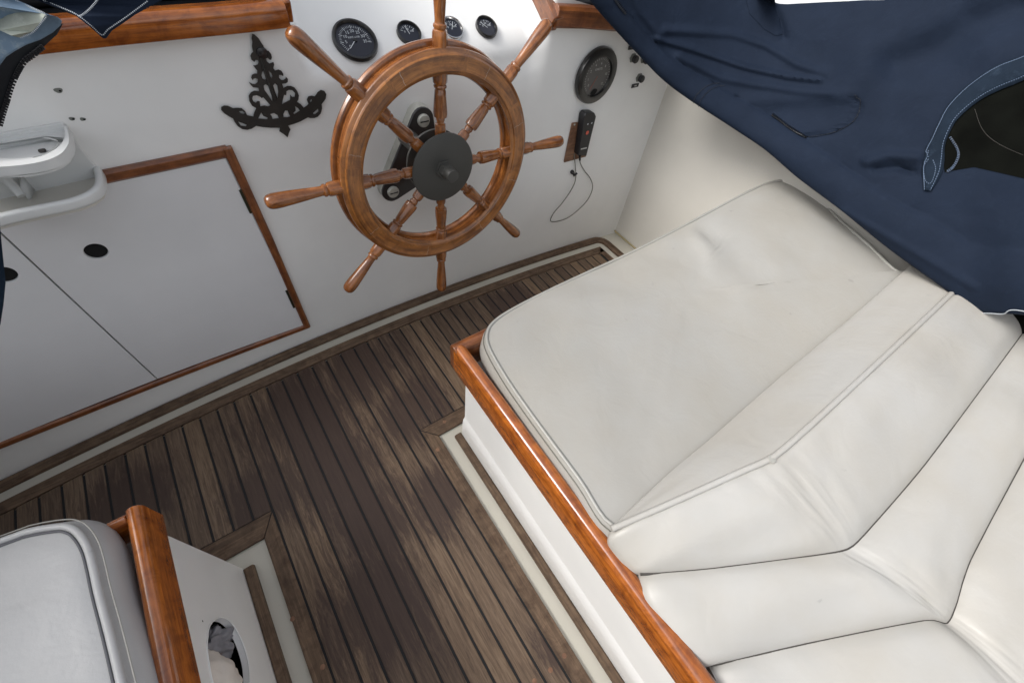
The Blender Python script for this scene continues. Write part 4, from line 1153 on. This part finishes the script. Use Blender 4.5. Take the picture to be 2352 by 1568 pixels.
# ================================================================== STARBOARD CANVAS
hem = [(1325, -60, .98), (1356, 0, 1.02), (1411, 65, 1.10), (1480, 139, 1.20), (1525, 184, 1.25), (1585, 229, 1.31), (1685, 294, 1.38), (1759, 344, 1.41), (1834, 408, 1.43), (1934, 483, 1.43), (2033, 563, 1.425), (2108, 618, 1.42), (2183, 672, 1.41), (2232, 712, 1.405), (2352, 722, 1.38), (2560, 745, 1.36), (3000, 800, 1.33)]
topl = [(1400, -190, 1.10), (1430, -180, 1.13), (1470, -165, 1.19), (1520, -150, 1.25), (1600, -120, 1.36), (1690, -50, 1.46), (1745, -12, 1.50), (1790, 9, 1.52), (1840, 9, 1.53), (1900, 6, 1.55), (1980, 2, 1.56), (2060, -3, 1.58), (2180, -40, 1.6), (2280, -80, 1.6), (2440, -140, 1.62), (2700, -250, 1.62), (3100, -420, 1.62)]
hemC, topC = catmull(hem, 12), catmull(topl, 12)
folds = [([(1510, 90), (1595, 115), (1710, 154), (1809, 176), (1884, 184)], 6, .0075),
         ([(1530, 70), (1600, 74), (1685, 80), (1759, 105), (1834, 149), (1894, 169)], 9, .0060),
         ([(1560, 130), (1655, 179), (1734, 194), (1834, 209), (1909, 214)], 9, .0060),
         ([(1440, -40), (1475, 30), (1515, 78)], 12, .008),
         ([(1719, 234), (1809, 229), (1959, 219)], 16, .0045),
         ([(1960, 225), (1976, 245), (1962, 282), (1909, 309), (1849, 316)], 6, -.0045),
         ([(1990, 372), (2040, 356), (2110, 362)], 10, .009),
         ([(2010, 390), (2060, 384), (2100, 395)], 9, -.010),
         ([(1900, 468), (2000, 520), (2120, 590), (2240, 660)], 9, .004),
         ([(1780, 20), (1795, 60), (1800, 85)], 9, -.007),
         ([(2060, 150), (2150, 120), (2240, 60), (2352, 20)], 45, -.016), ([(2150, 40), (2000, 130), (1940, 200)], 50, .010)]
k4 = crop(2600, 0, 1240, 2235)
WIN = [k4(*p) for p in [(1700, 1165), (1690, 1080), (1700, 960), (1735, 860), (1800, 760), (1900, 690), (2040, 625), (2235, 545), (2700, 400), (2900, 1300), (2235, 1200)]]
def inside(p, poly):
    c = False; n = len(poly)
    for i in range(n):
        x1_, y1_ = poly[i]; x2_, y2_ = poly[i - 1]
        if (y1_ > p[1]) != (y2_ > p[1]) and p[0] < (x2_ - x1_) * (p[1] - y1_) / (y2_ - y1_) + x1_: c = not c
    return c
NT = 90; nc = len(hemC)
CV = empty('canvas_dodger', (1.45, .3, .7)); tag(CV, 'large dark blue canvas side cover with zips draped along the starboard side', 'canvas cover')
V, F, PX = [], [], []
for j in range(NT + 1):
    t = (j / NT) ** 1.25
    for i in range(nc):
        a, b = hemC[i], topC[i]
        u, v = a[0] * (1 - t) + b[0] * t, a[1] * (1 - t) + b[1] * t
        x = a[2] * (1 - t) + b[2] * t
        dpx = math.hypot(u - a[0], v - a[1])
        # rolled hem: a tube ~ 60 px wide
        hw = 58 + 92 * sstep(.25, .8, i / nc)
        if dpx < hw: x -= .018 * math.sqrt(max(0, 1 - ((dpx - hw / 2) / (hw / 2)) ** 2)) - .004
        for pl, w_, amp in folds:
            d = pld((u, v), pl)
            if d < w_ * 3: x -= 1.4 * amp * math.exp(-(d / w_) ** 2)
        x += noise.noise(Vector((u * .006, v * .010, 1))) * .008 + noise.noise(Vector((u * .014, v * .022, 4))) * .002
        V.append(onx(u, v, x)); PX.append((u, v))
for j in range(NT):
    for i in range(nc - 1):
        q = (j * nc + i, j * nc + i + 1, (j + 1) * nc + i + 1, (j + 1) * nc + i)
        cpx = (sum(PX[k][0] for k in q) / 4, sum(PX[k][1] for k in q) / 4)
        F.append(q)
cvs = mesh('canvas_panel', V, F, M['navy'], CV, smooth=80)
cvs.modifiers.new('solid', 'SOLIDIFY').thickness = .0018; cvs.modifiers['solid'].offset = -1
Ff = [(j * nc + i, j * nc + i + 1, (j + 1) * nc + i + 1, (j + 1) * nc + i) for j in range(NT) for i in range(nc - 1)]
bvh = BVHTree.FromPolygons([Vector([float(c) for c in p]) for p in V], Ff)
def onc(u, v, off=.003):
    d = Vector(ray(u, v)).normalized(); h = bvh.ray_cast(Vector(EYE), d)
    if h[0] is None: return np.array(onx(u, v, 1.42))
    n = h[1];
    if n.dot(d) > 0: n = -n
    return np.array(h[0] + n * off)
def ribbon(name, L, Rr, m, parent, off=.004, mid=3, mapf=onc, n=6, solid=.002, hump=0):
    Lc, Rc = catmull([(*p, 0) for p in L], n), catmull([(*p, 0) for p in Rr], n)
    V, F = [], []; k = mid + 1
    for a, b in zip(Lc, Rc):
        for s_ in range(k + 1):
            t = s_ / k; V.append(mapf(a[0] * (1 - t) + b[0] * t, a[1] * (1 - t) + b[1] * t, off + hump * math.sin(PI * t)))
    for i in range(len(Lc) - 1):
        for s_ in range(k): F.append((i * (k + 1) + s_, i * (k + 1) + s_ + 1, (i + 1) * (k + 1) + s_ + 1, (i + 1) * (k + 1) + s_))
    return mesh(name, V, F, m, parent, smooth=80, solid=solid)
# window binding strap
SL_ = [k4(*p) for p in [(2500, 250), (2235, 378), (2050, 450), (1850, 590), (1720, 720), (1650, 850), (1610, 940), (1560, 1030), (1548, 1130), (1562, 1285)]]
SR_ = [k4(*p) for p in [(2500, 420), (2235, 548), (2060, 620), (1930, 690), (1790, 810), (1725, 920), (1700, 1000), (1700, 1080), (1680, 1180), (1610, 1292)]]
ribbon('window_binding', SL_, SR_, M['navy2'], CV, .006, hump=.004)
def stitches(name, path, m, parent, mapf=onc, off=.0075, step=7, frac=.6, wd=.0007):
    P = catmull([(*p, 0) for p in path], 10); V, F = [], []
    acc = 0; L = [0]
    for a, b in zip(P[:-1], P[1:]): L.append(L[-1] + math.hypot(a[0] - b[0], a[1] - b[1]))
    def at(s_):
        for i in range(len(L) - 1):
            if L[i + 1] >= s_:
                t = (s_ - L[i]) / max(1e-6, L[i + 1] - L[i]); return P[i] * (1 - t) + P[i + 1] * t
        return P[-1]
    s0 = 0
    while s0 < L[-1]:
        a, b = at(s0), at(min(L[-1], s0 + step * frac))
        A, B = Vector(mapf(a[0], a[1], off)), Vector(mapf(b[0], b[1], off))
        d = (B - A)
        if d.length > 1e-5:
            toc = (Vector(EYE) - A).normalized(); sd_ = d.cross(toc).normalized() * wd; up_ = toc * wd * .8
            k = len(V); V += [A - sd_, A + sd_, B + sd_, B - sd_, (A + B) / 2 + up_]
            F += [(k, k + 1, k + 4), (k + 1, k + 2, k + 4), (k + 2, k + 3, k + 4), (k + 3, k, k + 4)]
        s0 += step
    return mesh(name, V, F, m, parent)
def shift(pl, dx_, dy_): return [(p[0] + dx_, p[1] + dy_) for p in pl]
inn = [(a[0] * .15 + b[0] * .85, a[1] * .15 + b[1] * .85) for a, b in zip(SL_, SR_)]
inn2 = [(a[0] * .93 + b[0] * .07, a[1] * .93 + b[1] * .07) for a, b in zip(SL_, SR_)]
stitches('stitching', inn, M['stitch'], CV, off=.0092, step=6)
stitches('stitching', inn2, M['stitch'], CV, off=.0085, step=6, frac=.9)
stitches('stitching', [k4(*p) for p in [(1590, 1020), (1560, 1120), (1570, 1220), (1610, 1240), (1640, 1150), (1620, 1080)]], M['stitch'], CV, off=.011, step=5)
# double-stitched join across the rolled hem
for q in ([(1592, 238), (1600, 218), (1622, 200), (1652, 190)], [(1604, 246), (1612, 226), (1634, 206), (1664, 196)]):
    stitches('stitching', q, M['zip'], CV, off=.004, step=1.6, frac=1.0, wd=.0006)
# chafe patches
PAT = [k4(*p) for p in [(490, 740), (700, 700), (960, 655), (1090, 640), (1132, 680), (1128, 750), (1080, 820), (990, 880), (880, 912), (780, 925), (640, 850)]]
filled('chafe_patch', [[tuple(q[:2]) for q in catmull([(*p, 0) for p in PAT], 4, True)]], lambda u, v, d: onc(u, v, .0012 + d), .002, M['navy'], CV, maxlen=14, smooth=60)
stitches('stitching', PAT[3:10], M['zip'], CV, off=.004, step=6, frac=.8, wd=.0006)
PAT2 = [k4(*p) for p in [(545, -40), (560, 60), (590, 150), (605, 235), (560, 245), (480, 200), (380, 100), (340, -40)]]
filled('chafe_patch', [PAT2], lambda u, v, d: onc(u, v, .0012 + d), .0025, M['navy'], CV, maxlen=14, smooth=60)
# zips
def zipper(name, path, parent, mapf, wd=6, off=.005, step=3.2, m='zip', rr=.0011):
    P = catmull([(*p, 0) for p in path], 12); V, F = [], []
    tape = tube(name, [mapf(p[0], p[1], off * .3) for p in P], .0032, M['zip'], parent, 6)
    k_ = 0; last = None; side = 1
    for a, b in zip(P[:-1], P[1:]):
        if last is not None and math.hypot(a[0] - last[0], a[1] - last[1]) < step: continue
        last = a; d = np.array([b[0] - a[0], b[1] - a[1]]); d /= np.linalg.norm(d) + 1e-9; nn = np.array([-d[1], d[0]])
        q0 = Vector(mapf(a[0] - nn[0] * wd * .5, a[1] - nn[1] * wd * .5, off)); q1 = Vector(mapf(a[0] + nn[0] * wd * .5, a[1] + nn[1] * wd * .5, off))
        t = (q1 - q0).normalized(); toc = (Vector(EYE) - q0).normalized(); s1 = t.cross(toc).normalized() * rr
        k = len(V); V += [q0 - s1, q0 + s1, q1 + s1, q1 - s1, q0 + toc * rr * 2 + s1 * 0, q1 + toc * rr * 2]
        F += [(k, k + 1, k + 4), (k + 2, k + 3, k + 5), (k, k + 4, k + 5, k + 3), (k + 1, k + 2, k + 5, k + 4)]
    mesh('zip_teeth', V, F, M[m], tape)
    return tape
zipper('zip', [k4(*p) for p in [(530, 780), (580, 815), (640, 860), (700, 895), (765, 932)]], CV, onc, 11, .0065)
zipper('zip', [(1408, -4), (1420, 14), (1436, 34)], CV, onc, 9, .004)
zipper('zip', [k4(*p) for p in [(1740, 930), (1785, 1000), (1795, 1060), (1760, 1130), (1715, 1165)]], CV, onc, 6, .006, m='stitch')
filled('dark_window', [[tuple(q) for q in WIN[:8]] + [(2560, 60), (2560, 440), k4(2235, 1205), k4(1900, 1130)]], lambda u, v, d: onc(u, v, .0008 + d), .0022, M['olive'], CV, maxlen=14, smooth=60)
stitches('stitching', [k4(*p) for p in [(1905, 740), (1950, 860), (2020, 940), (2120, 1000), (2235, 1050)]], M['seam'], CV, off=.004, step=5, frac=.95, wd=.0003)
# frayed threads and grey lining at the torn lower end
V, F = [], []
lin = [(2170, 690), (2245, 700), (2352, 705), (2560, 720), (2700, 900), (2560, 960), (2352, 850), (2300, 790)]
V = [onx(u, v, 1.50) for u, v in lin]; mesh('grey_lining', V, [tuple(range(len(V)))], M['olive'], CV, solid=.002)
kf = crop(3400, 1000, 440, 1380)
tube('loose_thread', [onc(*kf(*p), .004) for p in [(790, 460), (800, 500), (850, 525), (1000, 532), (1150, 538), (1220, 505), (1300, 500), (1400, 515)]], .0013, M['stitchw'], CV, 6, smooth_path=4)

# ================================================================== PORT CANVAS (upper left, close to the camera)
ks = crop(0, 0, 600, 1568)
YF = .80
def bend(u, v, off=0):
    return ony(u, v, YF - off + .02 * math.sin(u * .02 + v * .013))
FL = empty('canvas_flap', tuple(ony(200, 40, YF))); tag(FL, 'pointed navy canvas flap with pale stitching hanging over the left coaming rail', 'canvas flap')
flp = [ks(*p) for p in [(140, -160), (200, -20), (390, 15), (560, 60), (760, 165), (880, 265), (1015, 385), (1045, 375), (1100, 300), (1200, 235), (1320, 150), (1480, 60), (1640, -20), (1900, -160)]]
def gridfill(name, loop, mapf, m, parent, solid=.003, step=12):
    us = [p[0] for p in loop]; vs = [p[1] for p in loop]
    return filled(name, [loop], mapf, .0, m, parent, smooth=80)
filled('flap_cloth', [flp], lambda u, v, d: bend(u, v, d), .005, M['navy'], FL, smooth=60, bevel=.0015)
stitches('stitching', [ks(*p) for p in [(420, 5), (600, 75), (760, 150), (900, 260), (1000, 345), (1060, 290), (1200, 195), (1330, 100), (1450, 10)]], M['stitchw'], FL, bend, off=.007, step=4.5, wd=.0006)
stitches('stitching', [ks(*p) for p in [(970, -20), (900, 70), (820, 140), (770, 165)]], M['stitchw'], FL, bend, off=.007, step=3.5, wd=.0009)
PCV = empty('canvas_curtain', tuple(ony(0, 120, YF))); tag(PCV, 'faded blue canvas curtain with worn pale tape and black zip at the left edge', 'canvas curtain')
cur = [ks(*p) for p in [(-2200, -300), (-300, -200), (100, -200), (160, 0), (300, 60), (440, 140), (560, 165), (610, 205), (595, 250), (520, 320), (400, 390), (260, 440), (150, 500), (60, 560), (0, 640), (-120, 800), (-300, 900), (-2200, 1300)]]
def bend2(u, v, off=0): return ony(u, v, YF - .03 - off + .012 * math.sin(v * .05 + u * .03))
filled('curtain_cloth', [cur], lambda u, v, d: bend2(u, v, d), .008, M['denim'], PCV, smooth=60, bevel=.003)
filled('hook_tape', [[ks(*p) for p in [(0, 170), (60, 120), (140, 50), (190, 20), (320, 90), (445, 145), (400, 220), (320, 310), (190, 372), (110, 350), (0, 300), (-100, 280)]]], lambda u, v, d: bend2(u, v, .008 + d), .002, M['oldpatch'], PCV, smooth=60)
stitches('stitching', [ks(*p) for p in [(150, 5), (300, 72), (450, 145), (400, 230), (320, 320), (190, 375)]], M['stitchw'], PCV, bend2, off=.012, step=4, wd=.0006)
def bend3(u, v, off=0): return ony(u, v, YF + .02 - off)
tapep = [ks(*p) for p in [(620, 230), (560, 340), (440, 450), (330, 540), (250, 600), (190, 690), (140, 790), (105, 890), (80, 990), (40, 1110), (0, 1240), (-60, 1400), (-300, 1400), (-300, 500), (0, 540), (150, 470), (300, 400), (500, 280)]]
filled('zip_tape', [tapep], lambda u, v, d: bend3(u, v, d), .003, M['zip'], PCV, smooth=60)
V, F = [], []
zt_ = catmull([(*ks(*p), 0) for p in [(420, 470), (330, 545), (255, 600), (195, 690), (145, 790), (108, 890), (80, 990), (42, 1110), (5, 1240)]], 10)
last = None
for a, b in zip(zt_[:-1], zt_[1:]):
    if last is not None and math.hypot(a[0] - last[0], a[1] - last[1]) < 5.2: continue
    last = a; d = np.array([b[0] - a[0], b[1] - a[1]]); d /= np.linalg.norm(d); nn = np.array([-d[1], d[0]])
    if nn[0] < 0: nn = -nn
    q0, q1 = bend3(a[0] - nn[0] * 9, a[1] - nn[1] * 9, .007), bend3(a[0] + nn[0] * 5, a[1] + nn[1] * 5, .007)
    v2, f2, _ = sweep_vf([q0, (q0 + q1) / 2, q1], circ(.0016, 6), up=(0, -1, 0))
    k = len(V); V += v2; F += [tuple(i + k for i in f) for f in f2]
mesh('zip_teeth', V, F, M['black'], PCV)
# lower run of the curtain at the very left edge
low = [(-520, 60), (-60, 160), (-20, 330), (-6, 430), (0, 520), (8, 600), (13, 650), (8, 700), (1, 745), (-30, 820), (-90, 900), (-520, 1050)]
filled('curtain_cloth', [low], lambda u, v, d: ony(u, v, .70 - d + .012 * math.sin(u * .03 + v * .004)), .004, M['navy2'], PCV, maxlen=25, smooth=60)

# ================================================================== ADDED SHADE: unseen awning over the port side (shades the port bench and the low left of the bulkhead)
RF = empty('added_shade_awning', (-1.8, -.1, 1.5)); tag(RF, 'navy canvas awning added out of view to shade the port side', 'awning')
V, F = [], []
for j in range(9):
    for i in range(9):
        x = -2.9 + 1.66 * i / 8; y = -.7 + 2.1 * j / 8
        V.append((x, y, 1.52 - .05 * ((i - 4) / 4) ** 2))
for j in range(8):
    for i in range(8): F.append((j * 9 + i, j * 9 + i + 1, (j + 1) * 9 + i + 1, (j + 1) * 9 + i))
mesh('shade_cloth', V, F, M['navy'], RF, smooth=80, solid=.003)
for (x, y) in ((-1.65, -.6), (-1.65, 1.3)):
    tube('shade_pole', [(x, y, 1.0), (x, y, 1.51)], .012, M['chrome'], RF, 10)
